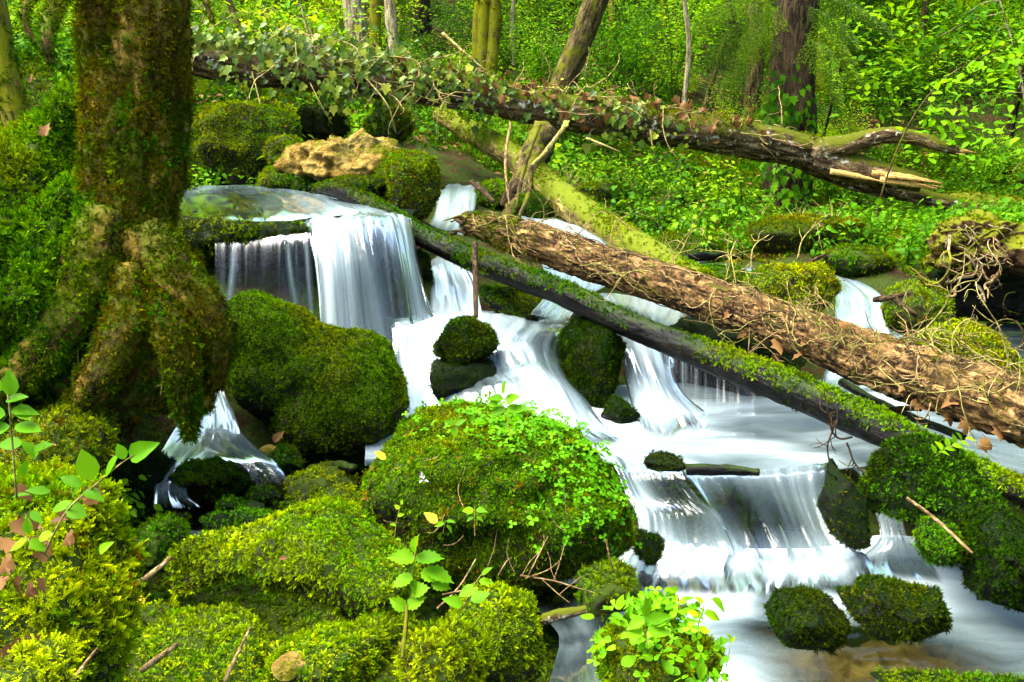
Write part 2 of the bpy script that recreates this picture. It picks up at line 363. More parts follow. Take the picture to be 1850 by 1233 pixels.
M['water_clear'] = water_mat('water_clear', FOAM, 9, 1.6, .1, 1.2, clear=(.55, .6, .5), soft=.25)

# ------------------------------------------------------------------ small sources for the scatter (kept out of the scene)
def src_collection(name, meshes, mat):
    c = bpy.data.collections.new(name)
    for i, me in enumerate(meshes):
        if not me.materials: me.materials.append(mat)
        o = bpy.data.objects.new(name+'_piece', me); c.objects.link(o)
    return c
def frond(base, d, L, w, n, droop, r):
    V, F, tip = [], [], []; p = np.array(base, float); d = np.array(d, float); d /= np.linalg.norm(d)
    side = np.cross(d, [0, 0, 1.0]); side = side/np.linalg.norm(side) if np.linalg.norm(side) > .05 else np.array([1.0, 0, 0])
    for k in range(n):
        t = k/n; d2 = d+np.array([0, 0, -droop*t]); d2 /= np.linalg.norm(d2); st = d2*L/n
        ww = w*(1-.65*t)*(.5+.5*min(1, t*4+.4))
        up = np.cross(side, d2)
        for sg in (-1, 1):
            i = len(V); q = p+st*.3
            V += [q, q+st*1.05, q+side*sg*ww+st*1.25+up*ww*r.uniform(-.1, .5)]; F.append([i, i+1, i+2] if sg > 0 else [i, i+2, i+1]); tip += [t*.6, t*.6+.15, t*.55+.45]
        p = p+st
    i = len(V); V += [p-side*w*.12, p+side*w*.12, p+d2*L/n*.9]; F.append([i, i+1, i+2]); tip += [.7, .7, 1]
    return V, F, tip
def tuft(seed, nf, L, spread, width, n=5, droop=.7):
    r = random.Random(seed); V, F, T = [], [], []
    for k in range(nf):
        a = r.uniform(0, 2*math.pi); e = r.uniform(.15, spread); l = L*r.uniform(.6, 1.15)
        d = (math.cos(a)*math.sin(e), math.sin(a)*math.sin(e), math.cos(e)); b = (math.cos(a)*L*.25*r.random(), math.sin(a)*L*.25*r.random(), -L*.12)
        v, f, t = frond(b, d, l, l*width, n, droop*r.uniform(.5, 1.3), r); f = [[x+len(V) for x in q] for q in f]; V += v; F += f; T += t
    return new_mesh('moss_tuft', np.array(V), np.array(F), attrs={'tip': T}, smooth=False)
MC = {}
for k in ('moss_bright', 'moss_mid', 'moss_olive', 'moss_deep', 'moss_brown', 'moss_trunk'):
    MC[k] = src_collection(k, [tuft(s, 10, 1.0, 1.25, .23) for s in range(4)], M[k])
MC['moss_feather'] = src_collection('moss_feather', [tuft(60+s, 8, 1.0, 1.3, .30, 9, .9) for s in range(4)], M['moss_bright'])
MC['moss_dark'] = src_collection('moss_dark', [tuft(20+s, 13, .8, 1.3, .2, 3, .4) for s in range(3)], M['moss_dark'])
MC['moss_short'] = src_collection('moss_short', [tuft(40+s, 13, .8, 1.3, .22, 3, .4) for s in range(3)], M['moss_mid'])

def make_scatter():
    g = bpy.data.node_groups.new('scatter', 'GeometryNodeTree'); I = g.interface
    def inp(n, t, d=None):
        s = I.new_socket(n, in_out='INPUT', socket_type=t)
        if d is not None: s.default_value = d
        return s.identifier
    ids = {}
    ids['geo'] = inp('Geometry', 'NodeSocketGeometry'); ids['col'] = inp('Pieces', 'NodeSocketCollection'); ids['den'] = inp('Density', 'NodeSocketFloat', 100.0)
    ids['smin'] = inp('Small', 'NodeSocketFloat', .02); ids['smax'] = inp('Large', 'NodeSocketFloat', .03); ids['droop'] = inp('Droop', 'NodeSocketFloat', .3)
    ids['seed'] = inp('Seed', 'NodeSocketInt', 0); ids['lean'] = inp('Upright', 'NodeSocketFloat', 0.0)
    I.new_socket('Geometry', in_out='OUTPUT', socket_type='NodeSocketGeometry')
    N = g.nodes.new; L = g.links.new
    gi = N('NodeGroupInput'); go = N('NodeGroupOutput')
    at = N('GeometryNodeInputNamedAttribute'); at.data_type = 'FLOAT'; at.inputs['Name'].default_value = 'cover'
    mu = N('ShaderNodeMath'); mu.operation = 'MULTIPLY'; L(at.outputs['Attribute'], mu.inputs[0]); L(gi.outputs['Density'], mu.inputs[1])
    ds = N('GeometryNodeDistributePointsOnFaces'); ds.distribute_method = 'RANDOM'
    L(gi.outputs['Geometry'], ds.inputs['Mesh']); L(mu.outputs[0], ds.inputs['Density']); L(gi.outputs['Seed'], ds.inputs['Seed'])
    # axis = normal*(1-upright) + z*(upright-droop)
    cx = N('ShaderNodeCombineXYZ'); sb = N('ShaderNodeMath'); sb.operation = 'SUBTRACT'; L(gi.outputs['Upright'], sb.inputs[0]); L(gi.outputs['Droop'], sb.inputs[1]); L(sb.outputs[0], cx.inputs[2])
    om = N('ShaderNodeMath'); om.operation = 'SUBTRACT'; om.inputs[0].default_value = 1.0; L(gi.outputs['Upright'], om.inputs[1])
    sc_ = N('ShaderNodeVectorMath'); sc_.operation = 'SCALE'; L(ds.outputs['Normal'], sc_.inputs[0]); L(om.outputs[0], sc_.inputs['Scale'])
    ad = N('ShaderNodeVectorMath'); ad.operation = 'ADD'; L(sc_.outputs[0], ad.inputs[0]); L(cx.outputs[0], ad.inputs[1])
    rv = N('FunctionNodeRandomValue'); rv.data_type = 'FLOAT_VECTOR'; rv.inputs[0].default_value = (-.35, -.35, -.35); rv.inputs[1].default_value = (.35, .35, .35)
    ad2 = N('ShaderNodeVectorMath'); ad2.operation = 'ADD'; L(ad.outputs[0], ad2.inputs[0]); L(rv.outputs[0], ad2.inputs[1])
    al = N('FunctionNodeAlignRotationToVector'); al.axis = 'Z'; L(ad2.outputs[0], al.inputs['Vector'])
    rz = N('FunctionNodeRandomValue'); rz.data_type = 'FLOAT'; rz.inputs[2].default_value = 0; rz.inputs[3].default_value = 6.283
    aa = N('FunctionNodeAxisAngleToRotation'); aa.inputs[0].default_value = (0, 0, 1); L(rz.outputs[1], aa.inputs[1])
    rr = N('FunctionNodeRotateRotation'); rr.rotation_space = 'LOCAL'; L(al.outputs[0], rr.inputs[0]); L(aa.outputs[0], rr.inputs[1])
    r0 = N('FunctionNodeRandomValue'); r0.data_type = 'FLOAT'; r0.inputs['Seed'].default_value = 5
    pw = N('ShaderNodeMath'); pw.operation = 'POWER'; L(r0.outputs[1], pw.inputs[0]); pw.inputs[1].default_value = 1.8
    rs = N('ShaderNodeMapRange'); L(pw.outputs[0], rs.inputs[0]); L(gi.outputs['Small'], rs.inputs[3]); L(gi.outputs['Large'], rs.inputs[4])
    ci = N('GeometryNodeCollectionInfo'); ci.transform_space = 'ORIGINAL'; ci.inputs['Separate Children'].default_value = True; ci.inputs['Reset Children'].default_value = True
    L(gi.outputs['Pieces'], ci.inputs['Collection'])
    ip = N('GeometryNodeInstanceOnPoints'); ip.inputs['Pick Instance'].default_value = True
    L(ds.outputs['Points'], ip.inputs['Points']); L(ci.outputs[0], ip.inputs['Instance']); L(rr.outputs[0], ip.inputs['Rotation']); L(rs.outputs[0], ip.inputs['Scale'])
    L(ip.outputs[0], go.inputs[0])
    return g, ids
SCAT, SID = make_scatter()
_seed = [0]
def scatter(name, me, coll, den, smin, smax, droop=.3, up=0.0, parent=None, kind='stuff', **k):
    """me carries the vertex attribute 'cover' (0..1)"""
    o = link(name, me, None, parent, kind=kind, **k); m = o.modifiers.new('scatter', 'NODES'); m.node_group = SCAT; _seed[0] += 1
    m[SID['col']] = coll; m[SID['den']] = float(den); m[SID['smin']] = float(smin); m[SID['smax']] = float(smax); m[SID['droop']] = float(droop); m[SID['seed']] = _seed[0]; m[SID['lean']] = float(up)
    return o
# ------------------------------------------------------------------ ground
GP = np.array([
 (0, 0, .5), (-1, 0, .8), (1.2, 0, .3), (0, 1.2, .4), (-2.5, 0, 1.2), (3, 0, .4),
 (-1, 1.5, .95), (-1.7, 2.2, .9), (-2.4, 3, 1.15), (-2.4, 4, 1.2), (-3.2, 5, 1.5), (-2.9, 6.5, 1.5), (-1.5, 3.0, .5),
 (-1.2, 3.7, .38), (-.8, 3.9, .38), (-1.3, 4.6, .5), (-1.9, 4.4, .8),
 (-.6, 2.4, .38), (-.2, 2.4, .3), (.1, 3.2, .25), (.3, 2.4, .2), (.4, 1.6, .25),
 (.6, 3.6, .1), (1.2, 3.3, .1), (1.6, 2.7, .08), (1, 2.5, .15), (2.1, 3.2, .15), (2.75, 3.2, .75), (2.6, 2.6, .6), (2.4, 2.0, .5), (2.5, 1.2, .45), (3.6, 2.5, .95),
 (.3, 4.6, .4), (1, 4.7, .4), (1.6, 4.6, .4), (2.3, 4.6, .4), (-.6, 5, .5), (.8, 4.15, .4), (1.4, 4.15, .4), (3.0, 4.2, .95), (3.8, 4.4, 1.1),
 (-.3, 5.7, .8), (.2, 5.7, .8), (.9, 6.0, .8), (1.4, 6, .8),
 (-1.8, 6.1, 1.3), (-1, 6.2, 1.3), (-1.8, 7, 1.42), (-.8, 7.2, 1.42), (-1.2, 7.8, 1.45), (-2.4, 8, 1.5), (-1.5, 9, 1.7),
 (-.5, 7.5, 1.2), (-.3, 8.5, 1.35), (.3, 7.2, 1.15), (1.2, 7.2, .95), (2, 7, .95), (2.2, 6.3, .8),
 (2.7, 5.6, .72), (3.6, 5.1, .8), (3.6, 5.9, .85), (3.4, 6.9, 1.1), (2.8, 7.3, 1.05), (1.5, 8.2, 1.12), (3, 8.3, 1.1), (4.2, 6.6, 1.2), (.6, 9, 1.35), (-.4, 9.6, 1.6), (3, 10.3, 1.1), (6, 12, 1.25), (1.5, 10.3, 1.35), (5.5, 9.5, 1.15),
 (0, 12, 2.2), (-4, 10, 2.6), (4, 12.3, 1.6), (-7, 16, 4.6), (0, 18, 4.6), (6, 18, 4.4), (0, 30, 11), (-15, 30, 12), (15, 30, 11), (-12, 14, 4.5), (12, 14, 3.0), (7, 8, 1.4), (-6, 6, 2.4), (-6, 1, 1.8), (6, 2, 1.2),
 (0, 55, 24), (-40, 55, 26), (40, 55, 25), (-40, 20, 12), (40, 20, 11), (-30, -10, 5), (30, -10, 4), (0, -10, .5), (0, -30, 1), (-40, -30, 4), (40, -30, 4)], float)
def _phi(r2): return 0.5*r2*np.log(r2+1e-9)
def _fit(pts):
    n = len(pts); d2 = ((pts[:, None, :2]-pts[None, :, :2])**2).sum(-1)
    A = np.zeros((n+3, n+3)); A[:n, :n] = _phi(d2)+np.eye(n)*.02; A[:n, n] = 1; A[:n, n+1:] = pts[:, :2]; A[n:, :n] = A[:n, n:].T
    return np.linalg.solve(A, np.concatenate([pts[:, 2], np.zeros(3)]))
GW = _fit(GP)
def ground_z(xy):
    xy = np.asarray(xy, float).reshape(-1, 2); out = np.empty(len(xy))
    for k in range(0, len(xy), 8000):
        q = xy[k:k+8000]; d2 = ((q[:, None]-GP[None, :, :2])**2).sum(-1); out[k:k+8000] = _phi(d2)@GW[:-3]+GW[-3]+q@GW[-2:]
    return out
def axis(dense, step, lim, g=1.12):
    a = list(np.arange(dense[0], dense[1], step)); s = step
    while a[-1] < lim[1]: s *= g; a.append(a[-1]+s)
    s = step
    while a[0] > lim[0]: s *= g; a.insert(0, a[0]-s)
    return np.array(a)
gx, gy = axis((-3.6, 4.4), .06, (-45, 45)), axis((-.5, 10.5), .06, (-35, 60))
GX, GY = np.meshgrid(gx, gy); gxy = np.column_stack([GX.ravel(), GY.ravel()])
gz = ground_z(gxy); q3 = np.column_stack([gxy, np.zeros(len(gxy))])
far = np.clip((gxy[:, 1]-9)/20, 0, 1)
gz = gz+.05*fbm(q3*1.7, 4)+.03*fbm(q3*6, 3)+far*.7*fbm(q3*.35+4, 3)
gV = np.column_stack([gxy, gz])
# where the ground is bank, not bed
px = 925+FPX*gxy[:, 0]/np.maximum(gxy[:, 1], .1)
def inbox(a, b, c, d): return (gxy[:, 0] > a) & (gxy[:, 0] < b) & (gxy[:, 1] > c) & (gxy[:, 1] < d)
def seg_dist(p, a, b):
    a, b = np.array(a), np.array(b); t = np.clip(((p-a)@(b-a))/((b-a)@(b-a)), 0, 1); return np.linalg.norm(p-(a+t[:, None]*(b-a)), axis=1)
creek = [((-.6, 9.5), (-.4, 7.5), .5), ((-.4, 7.5), (.3, 5.6), .9), ((.3, 7.5), (2.0, 6.8), .4), ((2, 6.8), (2.6, 5.5), .7), ((2.6, 5.6), (4.5, 5.2), .6), ((-.5, 5.3), (3, 4.7), .9), ((.5, 3.7), (2.6, 3.0), .9), ((1.4, 3.0), (1.5, 1.5), .9), ((-1.3, 4.4), (-.5, 3.8), .4), ((-1.9, 6.6), (-.7, 6.3), .9), ((.1, 3.2), (.5, 2.2), .3)]
wetd = np.min([seg_dist(gxy, a, b)-w for a, b, w in creek], axis=0)
bank = np.clip(wetd/.25, 0, 1)
nearbank = bank*(gxy[:, 1] > .8)*(gxy[:, 1] < 13)*(np.abs(gxy[:, 0]) < 6)
mossn = np.clip(.75+1.2*fbm(q3*1.3+3, 3), 0, 1)
gF = grid_faces(len(gy), len(gx))
gme = new_mesh('ground', gV, gF, uv=gxy)
ground = link('ground', gme, M['soil'], kind='structure')
def sub_ground(name, cover):            # the faces of the ground where something grows
    keep = (cover[gF] > .01).any(1); f = gF[keep]; u, inv = np.unique(f.ravel(), return_inverse=True)
    return new_mesh(name, gV[u], inv.reshape(-1, 4), attrs={'cover': cover[u]})

# ------------------------------------------------------------------ rocks
ROCKS = {}
ZU, ZM, ZL, ZP = 1.5, .60, .30, .50         # water levels: upper pool, middle pool, lower pool, puddle
def blob(lobes, sub, rough, freq, seed, k=.25, fac=0.0, cuts=0):
    D, F = ico(sub); Ls = []
    for (px_, py_, d, rx, rz, ry) in lobes:
        Ls.append((P(px_, py_, d), np.array([rx*d/FPX, ry, rz*d/FPX])))
    w = np.array([l[1].prod() for l in Ls]); c = sum(l[0]*x for l, x in zip(Ls, w))/w.sum()
    # start inside the union
    Tm = max(np.linalg.norm(l[0]-c)+l[1].max() for l in Ls)*1.15
    t = np.linspace(0, Tm, 90); X = c+D[:, None]*t[None, :, None]
    sz = np.mean([l[1].mean() for l in Ls]); kk = k*sz; acc = 0
    for lc, r in Ls:
        q = (X-lc)/r; n = np.linalg.norm(q, axis=-1); f = (n-1)*r.min() if False else (n-1)*n/np.maximum(np.linalg.norm(q/r, axis=-1), 1e-6)
        acc = acc+np.exp(-np.clip(f/kk, -40, 40))
    f = -kk*np.log(acc+1e-30)
    last = f.shape[1]-1-np.argmax((f < 0)[:, ::-1], axis=1); last = np.minimum(last, len(t)-2)
    i = np.arange(len(D)); f0, f1 = f[i, last], f[i, last+1]; a = np.clip(f0/(f0-f1+1e-12), 0, 1)
    rad = t[last]+(t[1]-t[0])*a
    V = c+D*rad[:, None]; nlo, nhi = V.min(0), V.max(0)
    nz = fbm(V*freq+seed*13.7, 5, .55)*1.25+.55*fbm(V*freq*.45+seed*3.3, 2)
    cush = 1-np.abs(vnoise(V*11+seed)); cush2 = 1-np.abs(vnoise(V*21+seed*2)); cush0 = 1-np.abs(vnoise(V*5.3+seed*1.7)); lumps = (.030*(cush-.6)+.014*(cush2-.6))*min(1.0, sz/.15)+.06*(cush0-.6)*np.clip((sz-.12)/.15, 0, 1)
    if fac:                              # broken, angular faces
        vv = V*freq*.8+seed*3.1; r2 = 1-np.abs(fbm(vv, 3)); nz = nz+fac*(r2-.7)*2+fac*.5*np.round(fbm(vv*1.6+9, 2)*4)/4
    V = V+D*(nz*rough*sz*2)[:, None]
    if cuts:                             # flat broken faces
        gg = np.random.default_rng(int(seed*31)+5); Q = V-c
        for kk_ in range(cuts):
            dn = gg.normal(size=3); dn[2] = dn[2]*.7+.15; dn /= np.linalg.norm(dn); h = Q@dn; top = np.quantile(h, gg.uniform(.78, .95) if cuts > 12 else gg.uniform(.86, .96)); Q = Q-dn*np.maximum(0, h-top)[:, None]*(.9 if cuts > 12 else .75)
        lo0, hi0, lo1, hi1 = (V-c).min(0), (V-c).max(0), Q.min(0), Q.max(0); Q = (Q-lo1)/(hi1-lo1)*(hi0-lo0)+lo0
        V = Q+c
    V = V+D*lumps[:, None]; lo, hi = V.min(0), V.max(0); V = (V-lo)/(hi-lo)*(nhi-nlo-.012)+nlo+.006     # keep its measured size
    return V-c, F, c, sz
def rock(name, lobes, mat, label, cat='rock', group=None, sub=5, rough=.13, freq=3.0, seed=None, moss=(), cov=(.75, .5, .6), wl=-9, fac=0.0, k=.25, covfn=None, parent=None, cuts=9):
    seed = seed if seed is not None else len(ROCKS)+1
    if mat == 'rock_wet': cuts = 18; moss = [(a_, b_*1.7, c_*.8, d_, e_) for a_, b_, c_, d_, e_ in moss]; cov = (cov[0]+.05, cov[1], cov[2]*1.35)
    if mat == 'rock_wet': pz = P(*lobes[0][:3])[2]; wl = max(wl, (-9 if pz > .8 or lobes[0][0] < 700 else ZL if lobes[0][2] < 3.95 else ZM)+.04)
    V, F, c, sz = blob(lobes, sub, rough, freq, seed, k, fac, cuts)
    me = new_mesh(name, V, F); n = mnormals(me); W = V+c
    cover = np.clip(cov[0]+cov[1]*n[:, 2]+cov[2]*fbm(W*2.6+seed, 3), 0, 1)*(W[:, 2] > wl)
    if covfn is not None: cover = cover*np.clip(covfn(W, n), 0, 1)
    a = me.attributes.new('cover', 'FLOAT', 'POINT'); a.data.foreach_set('value', cover.astype(np.float32))
    o = link(name, me, M[mat], parent, label, cat, group); o.location = c
    for (kind, den, s0, s1, dr) in moss: scatter('moss', me, MC[kind], den, s0, s1, dr, parent=o)
    if moss and moss[0][0] in (BR, MI) and sz > .12: scatter('litter', me, DEBRIS, 45, .6, 1.5, 0, parent=o); scatter('moss', me, MC[BN], moss[0][1]*.035, moss[0][2], moss[0][3]*1.2, .4, parent=o)
    ROCKS[label] = o
    return o
def _deb(seed):
    g = np.random.default_rng(seed); n = 2; V, F = merge_leaves(LEAF_OVATE, g.normal(size=(n, 3))*[.02, .02, .002]+[0, 0, .016], basis(g.normal(size=(n, 3))*[1, 1, .2], g.normal(size=(n, 3))*.4+[0, 0, 1]), .009*(.6+g.random(n)))
    t, f, _ = tube([[0, 0, .016], [.012, .01, .02], [.03*g.normal(), .03, .018]], [.0008, .0005], n=5, seg=3); return new_mesh('debris', np.vstack([V, t]), [F]+[x+len(V) for x in f], attrs={'rnd': np.concatenate([np.repeat(g.random(n), len(LEAF_OVATE[0])), np.full(len(t), .9)])})
DEBRIS = src_collection('debris', [_deb(s) for s in range(5)], M['leaf_dry'])
BR, MI, DK, DP, OL, SH, BN = 'moss_bright', 'moss_mid', 'moss_dark', 'moss_deep', 'moss_olive', 'moss_short', 'moss_brown'
# the big ones in the middle
rock('mossy_boulder', [(442, 590, 5.05, 55, 60, .26), (500, 612, 5.0, 68, 66, .30), (570, 665, 4.92, 80, 66, .32), (640, 692, 4.8, 84, 86, .34), (662, 735, 4.75, 78, 82, .34), (600, 765, 4.8, 110, 68, .3), (490, 690, 4.95, 80, 66, .3)], 'rock_moss',
     'twin-humped dark mossy boulder in front of the waterfall curtain', sub=6, rough=.06, k=.14, cuts=0, moss=[(SH, 6000, .009, .022, .25), (DK, 2500, .012, .024, .3)], cov=(.6, .75, .5))
BOULDER = rock('mossy_boulder', [(860, 862, 3.55, 215, 125, .38), (1025, 925, 3.5, 130, 128, .36), (900, 965, 3.55, 200, 85, .36)], 'rock_moss',
     'large round boulder under moss and clover in the middle of the stream', sub=6, rough=.10, k=.12, cuts=6, moss=[(MI, 7000, .007, .019, .4), (DP, 3200, .008, .022, .5)], cov=(.75, .5, .5))
rock('moss_mound', [(612, 995, 2.75, 108, 74, .17), (690, 1075, 2.64, 66, 84, .13), (485, 985, 2.85, 120, 40, .13), (360, 1000, 2.85, 50, 34, .10), (322, 1045, 2.82, 18, 40, .06)], 'rock_moss',
     'broad bright yellow-green moss mound with a dark hollow under it', cat='moss mound', sub=6, rough=.16, freq=4, moss=[(BR, 7500, .007, .019, .4), (MI, 1800, .008, .022, .6)], cov=(.9, .4, .4))
rock('moss_mound', [(620, 1205, 2.3, 92, 52, .12), (505, 1128, 2.5, 50, 36, .09), (695, 1170, 2.45, 48, 44, .10)], 'rock_moss',
     'low mossy hump with a bare pale stone at the bottom edge', cat='moss mound', rough=.2, freq=4.5, moss=[(MI, 4500, .008, .020, .45), (BR, 4000, .008, .020, .45)], sub=6)
rock('moss_mound', [(390, 1210, 2.35, 98, 48, .12), (285, 1130, 2.6, 42, 38, .10)], 'rock_moss',
     'mossy hump behind the pale twig at the lower left', cat='moss mound', rough=.2, freq=4.5, moss=[(MI, 4800, .008, .020, .45), (BR, 2800, .008, .020, .45)])
rock('moss_mound', [(885, 1140, 2.6, 88, 84, .16), (930, 1180, 2.55, 44, 56, .11)], 'rock_moss',
     'rounded moss mound just below the clover boulder', cat='moss mound', moss=[(MI, 4800, .008, .021, .45), (BR, 4200, .008, .020, .4)])
rock('moss_mound', [(800, 1205, 2.25, 84, 72, .14)], 'rock_moss',
     'yellowish moss hump at the bottom edge below the nettle sprig', cat='moss mound', moss=[(BR, 6000, .008, .021, .5), ('moss_feather', 500, .012, .026, .6), (OL, 900, .014, .028, .5)])
rock('moss_mound', [(1200, 1200, 2.35, 112, 68, .14), (1130, 1120, 2.6, 70, 44, .12)], 'rock_moss',
     'mossy hump under fresh clover leaves at the bottom by the rapids', cat='moss mound', moss=[(MI, 4000, .009, .021, .4), (DP, 2000, .010, .022, .4)])
rock('mossy_rock', [(285, 985, 3.35, 60, 50, .15)], 'rock_moss', 'dark green mossy rock beside the still puddle', moss=[(DP, 3000, .014, .024, .3)])
rock('mossy_rock', [(395, 868, 4.15, 80, 36, .18)], 'rock_wet', 'wet mossy rock splashed by the small left cascade', moss=[(DP, 3600, .010, .02, .3)], cov=(.5, .5, .8))
rock('mossy_rock', [(590, 880, 3.8, 58, 38, .16), (560, 870, 3.85, 40, 25, .12)], 'rock_moss', 'small mossy rock left of the clover boulder', moss=[(MI, 2600, .012, .02, .3)])
rock('mossy_rock', [(612, 902, 3.65, 40, 22, .1)], 'rock_moss', 'low mossy stone touching the left foot of the clover boulder', moss=[(MI, 2800, .011, .018, .3)])
rock('mossy_rock', [(515, 836, 4.4, 36, 28, .14)], 'rock_wet', 'small dark mossy rock in the shadow under the twin-humped boulder', moss=[(DP, 2500, .012, .02, .3)])
rock('bare_stone', [(483, 814, 4.45, 18, 11, .06)], 'rock_tan', 'small bare yellowish stone under the twin-humped boulder', cat='stone', sub=4)
for i, (a, b, d, w, h, lb) in enumerate([(425, 915, 3.75, 40, 20, 'small mossy stone in the puddle, left of a row of three'), (478, 898, 3.85, 34, 20, 'small mossy stone in the puddle, middle of a row of three'),
      (530, 912, 3.7, 26, 20, 'small mossy stone in the puddle, right of a row of three'), (395, 940, 3.55, 34, 17, 'flat mossy stone at the near edge of the puddle'), (470, 940, 3.45, 55, 22, 'mossy stone wedged behind the bright moss mound'), (320, 937, 3.65, 20, 10, 'tiny mossy stone lying alone in the still puddle')]):
    rock('mossy_rock', [(a, b, d, w, h, w*d/FPX)], 'rock_wet', lb, moss=[(DP, 2600, .011, .018, .3)], sub=4)
rock('wet_stone', [(462, 918, 3.6, 22, 14, .05)], 'rock_wet', 'bare wet grey stone among the puddle stones', cat='stone', sub=4)
rock('mossy_rock', [(250, 885, 4.05, 48, 48, .16), (215, 850, 4.1, 40, 50, .16)], 'rock_wet', 'dark wet rock at the foot of the root mass beside the left cascade', moss=[(DK, 2500, .014, .024, .4)], cov=(.4, .6, .6))
# near bank at the left edge
HBANK = rock('moss_bank', [(75, 1110, 1.80, 140, 200, .15), (20, 965, 1.88, 135, 120, .17), (145, 1170, 1.72, 74, 140, .11), (170, 1010, 1.85, 48, 88, .10)], 'rock_moss',
     'bright yellow moss bank with dead leaves at the lower left corner', cat='moss bank', sub=6, rough=.13, freq=4, moss=[(BR, 6500, .009, .026, .6), ('moss_feather', 1500, .014, .040, .7), (MI, 500, .016, .034, .7)], cov=(.9, .2, .5))
rock('moss_mound', [(30, 1235, 1.35, 85, 38, .12)], 'rock_moss', 'nearest bright moss cushion in the bottom left corner', cat='moss mound', moss=[(BR, 6000, .010, .02, .4)])
# rocks in the cascade
rock('mossy_rock', [(838, 612, 5.15, 48, 40, .18), (868, 630, 5.15, 32, 40, .15), (812, 640, 5.18, 26, 36, .13)], 'rock_wet', 'wet mossy rock with a stick standing on it, splitting the cascade', moss=[(DK, 3200, .014, .024, .3), (DP, 1200, .014, .02, .3)], rough=.1, cov=(.55, .4, .8))
rock('wet_rock', [(835, 692, 5.1, 56, 44, .18), (880, 700, 5.06, 30, 30, .12), (812, 712, 5.05, 30, 24, .1)], 'rock_wet', 'dark dripping rock under the mossy rock in the cascade', moss=[(DK, 1200, .012, .02, .3)], cov=(.1, .3, .9), fac=.3)
rock('mossy_rock', [(1065, 640, 5.3, 56, 68, .24), (1080, 680, 5.25, 45, 45, .2)], 'rock_wet', 'tall dark mossy rock under the mossy log beside the cascade', moss=[(DK, 3000, .016, .03, .6)], rough=.1)
rock('mossy_rock', [(1120, 742, 4.95, 38, 27, .14)], 'rock_wet', 'small dark mossy rock at the foot of the right fall', moss=[(DK, 3000, .012, .02, .3)], fac=.2)
rock('mossy_rock', [(930, 550, 5.85, 66, 34, .22)], 'rock_wet', 'low mossy rock in the shade under the mossy log', moss=[(DP, 2200, .014, .022, .3)], cov=(.3, .7, .7))
rock('mossy_rock', [(762, 490, 6.15, 22, 40, .14)], 'rock_wet', 'narrow mossy rock between the curtain and the inner fall', moss=[(DK, 2600, .014, .022, .3)])
rock('wet_rock', [(722, 585, 5.75, 18, 34, .14)], 'rock_wet', 'smooth black rock behind the end of the waterfall curtain', sub=4)
rock('wet_rock', [(1330, 650, 5.5, 140, 80, .25), (1220, 640, 5.7, 60, 75, .2)], 'rock_wet', 'black dripping ledge behind the thin trickles under the logs', moss=[(DK, 900, .014, .022, .3)], fac=.2, cov=(.2, .5, .8))
rock('mossy_rock', [(1432, 530, 5.9, 86, 55, .28), (1380, 545, 6.0, 55, 38, .2)], 'rock_moss', 'flat-topped olive mossy rock behind the fallen log', moss=[(BR, 2000, .012, .024, .3), (OL, 1600, .012, .024, .3)])
rock('mossy_rock', [(1300, 502, 6.8, 62, 22, .2)], 'rock_moss', 'low mossy rock behind the middle of the bare log', moss=[(DP, 2200, .016, .026, .3)])
rock('mossy_rock', [(1660, 560, 5.75, 58, 56, .22)], 'rock_moss', 'mossy block right of the far waterfall, with a broken stick', moss=[(BR, 1500, .012, .024, .3), (MI, 1500, .012, .024, .3)])
rock('mossy_rock', [(1745, 640, 5.05, 106, 56, .28), (1700, 625, 5.2, 60, 38, .2)], 'rock_moss', 'long olive mossy rock behind the right end of the fallen log', moss=[(BR, 2000, .012, .024, .3), (OL, 1600, .014, .024, .3)])
rock('mossy_boulder', [(1648, 868, 3.74, 82, 74, .24), (1722, 922, 3.68, 64, 56, .2)], 'rock_wet', 'big dark mossy boulder carrying the mossy log at the right', sub=6, moss=[(DK, 3200, .016, .028, .4), (DP, 700, .02, .03, .3)], rough=.1)
rock('pointed_rock', [(1490, 852, 3.84, 13, 20, .06), (1500, 880, 3.83, 24, 30, .09), (1512, 918, 3.82, 36, 40, .12), (1532, 958, 3.8, 40, 36, .13)], 'rock_wet', 'pointed dark rock standing up through the lower fall', moss=[(DK, 2600, .008, .016, .3), (OL, 500, .008, .014, .3)], rough=.07, k=.12, fac=.15, cov=(.5, .2, .9))
rock('mossy_rock', [(1702, 985, 3.5, 50, 40, .15)], 'rock_wet', 'dark mossy rock below the big boulder at the edge of the rapids', moss=[(DP, 3000, .012, .022, .3)])
rock('mossy_boulder', [(1840, 1010, 3.35, 78, 88, .24), (1862, 950, 3.42, 50, 48, .16)], 'rock_wet', 'dark mossy boulder cut by the right edge of the picture', moss=[(DK, 3400, .014, .024, .3)], rough=.1, sub=6)
rock('mossy_rock', [(1478, 1110, 3.15, 46, 38, .14), (1418, 1118, 3.2, 36, 20, .1), (1455, 1150, 3.1, 38, 26, .09), (1508, 1138, 3.12, 26, 30, .09)], 'rock_wet', 'wet mossy rock in the rapids, the left of a pair', moss=[(DK, 4200, .010, .02, .3)], rough=.16, freq=6, fac=.3, k=.06)
rock('mossy_rock', [(1628, 1066, 3.25, 46, 34, .14), (1672, 1100, 3.2, 44, 44, .14), (1570, 1082, 3.3, 50, 16, .1), (1630, 1122, 3.15, 50, 24, .1)], 'rock_wet', 'wet mossy rock with a sloping tail in the rapids, the right of a pair', moss=[(DK, 4200, .010, .02, .3), (OL, 900, .010, .018, .3)], rough=.16, freq=6, fac=.3, k=.06)
rock('mossy_rock', [(1760, 1262, 2.8, 170, 20, .12)], 'rock_wet', 'flat mossy rock just showing along the bottom right edge', moss=[(DP, 3000, .012, .02, .3)])
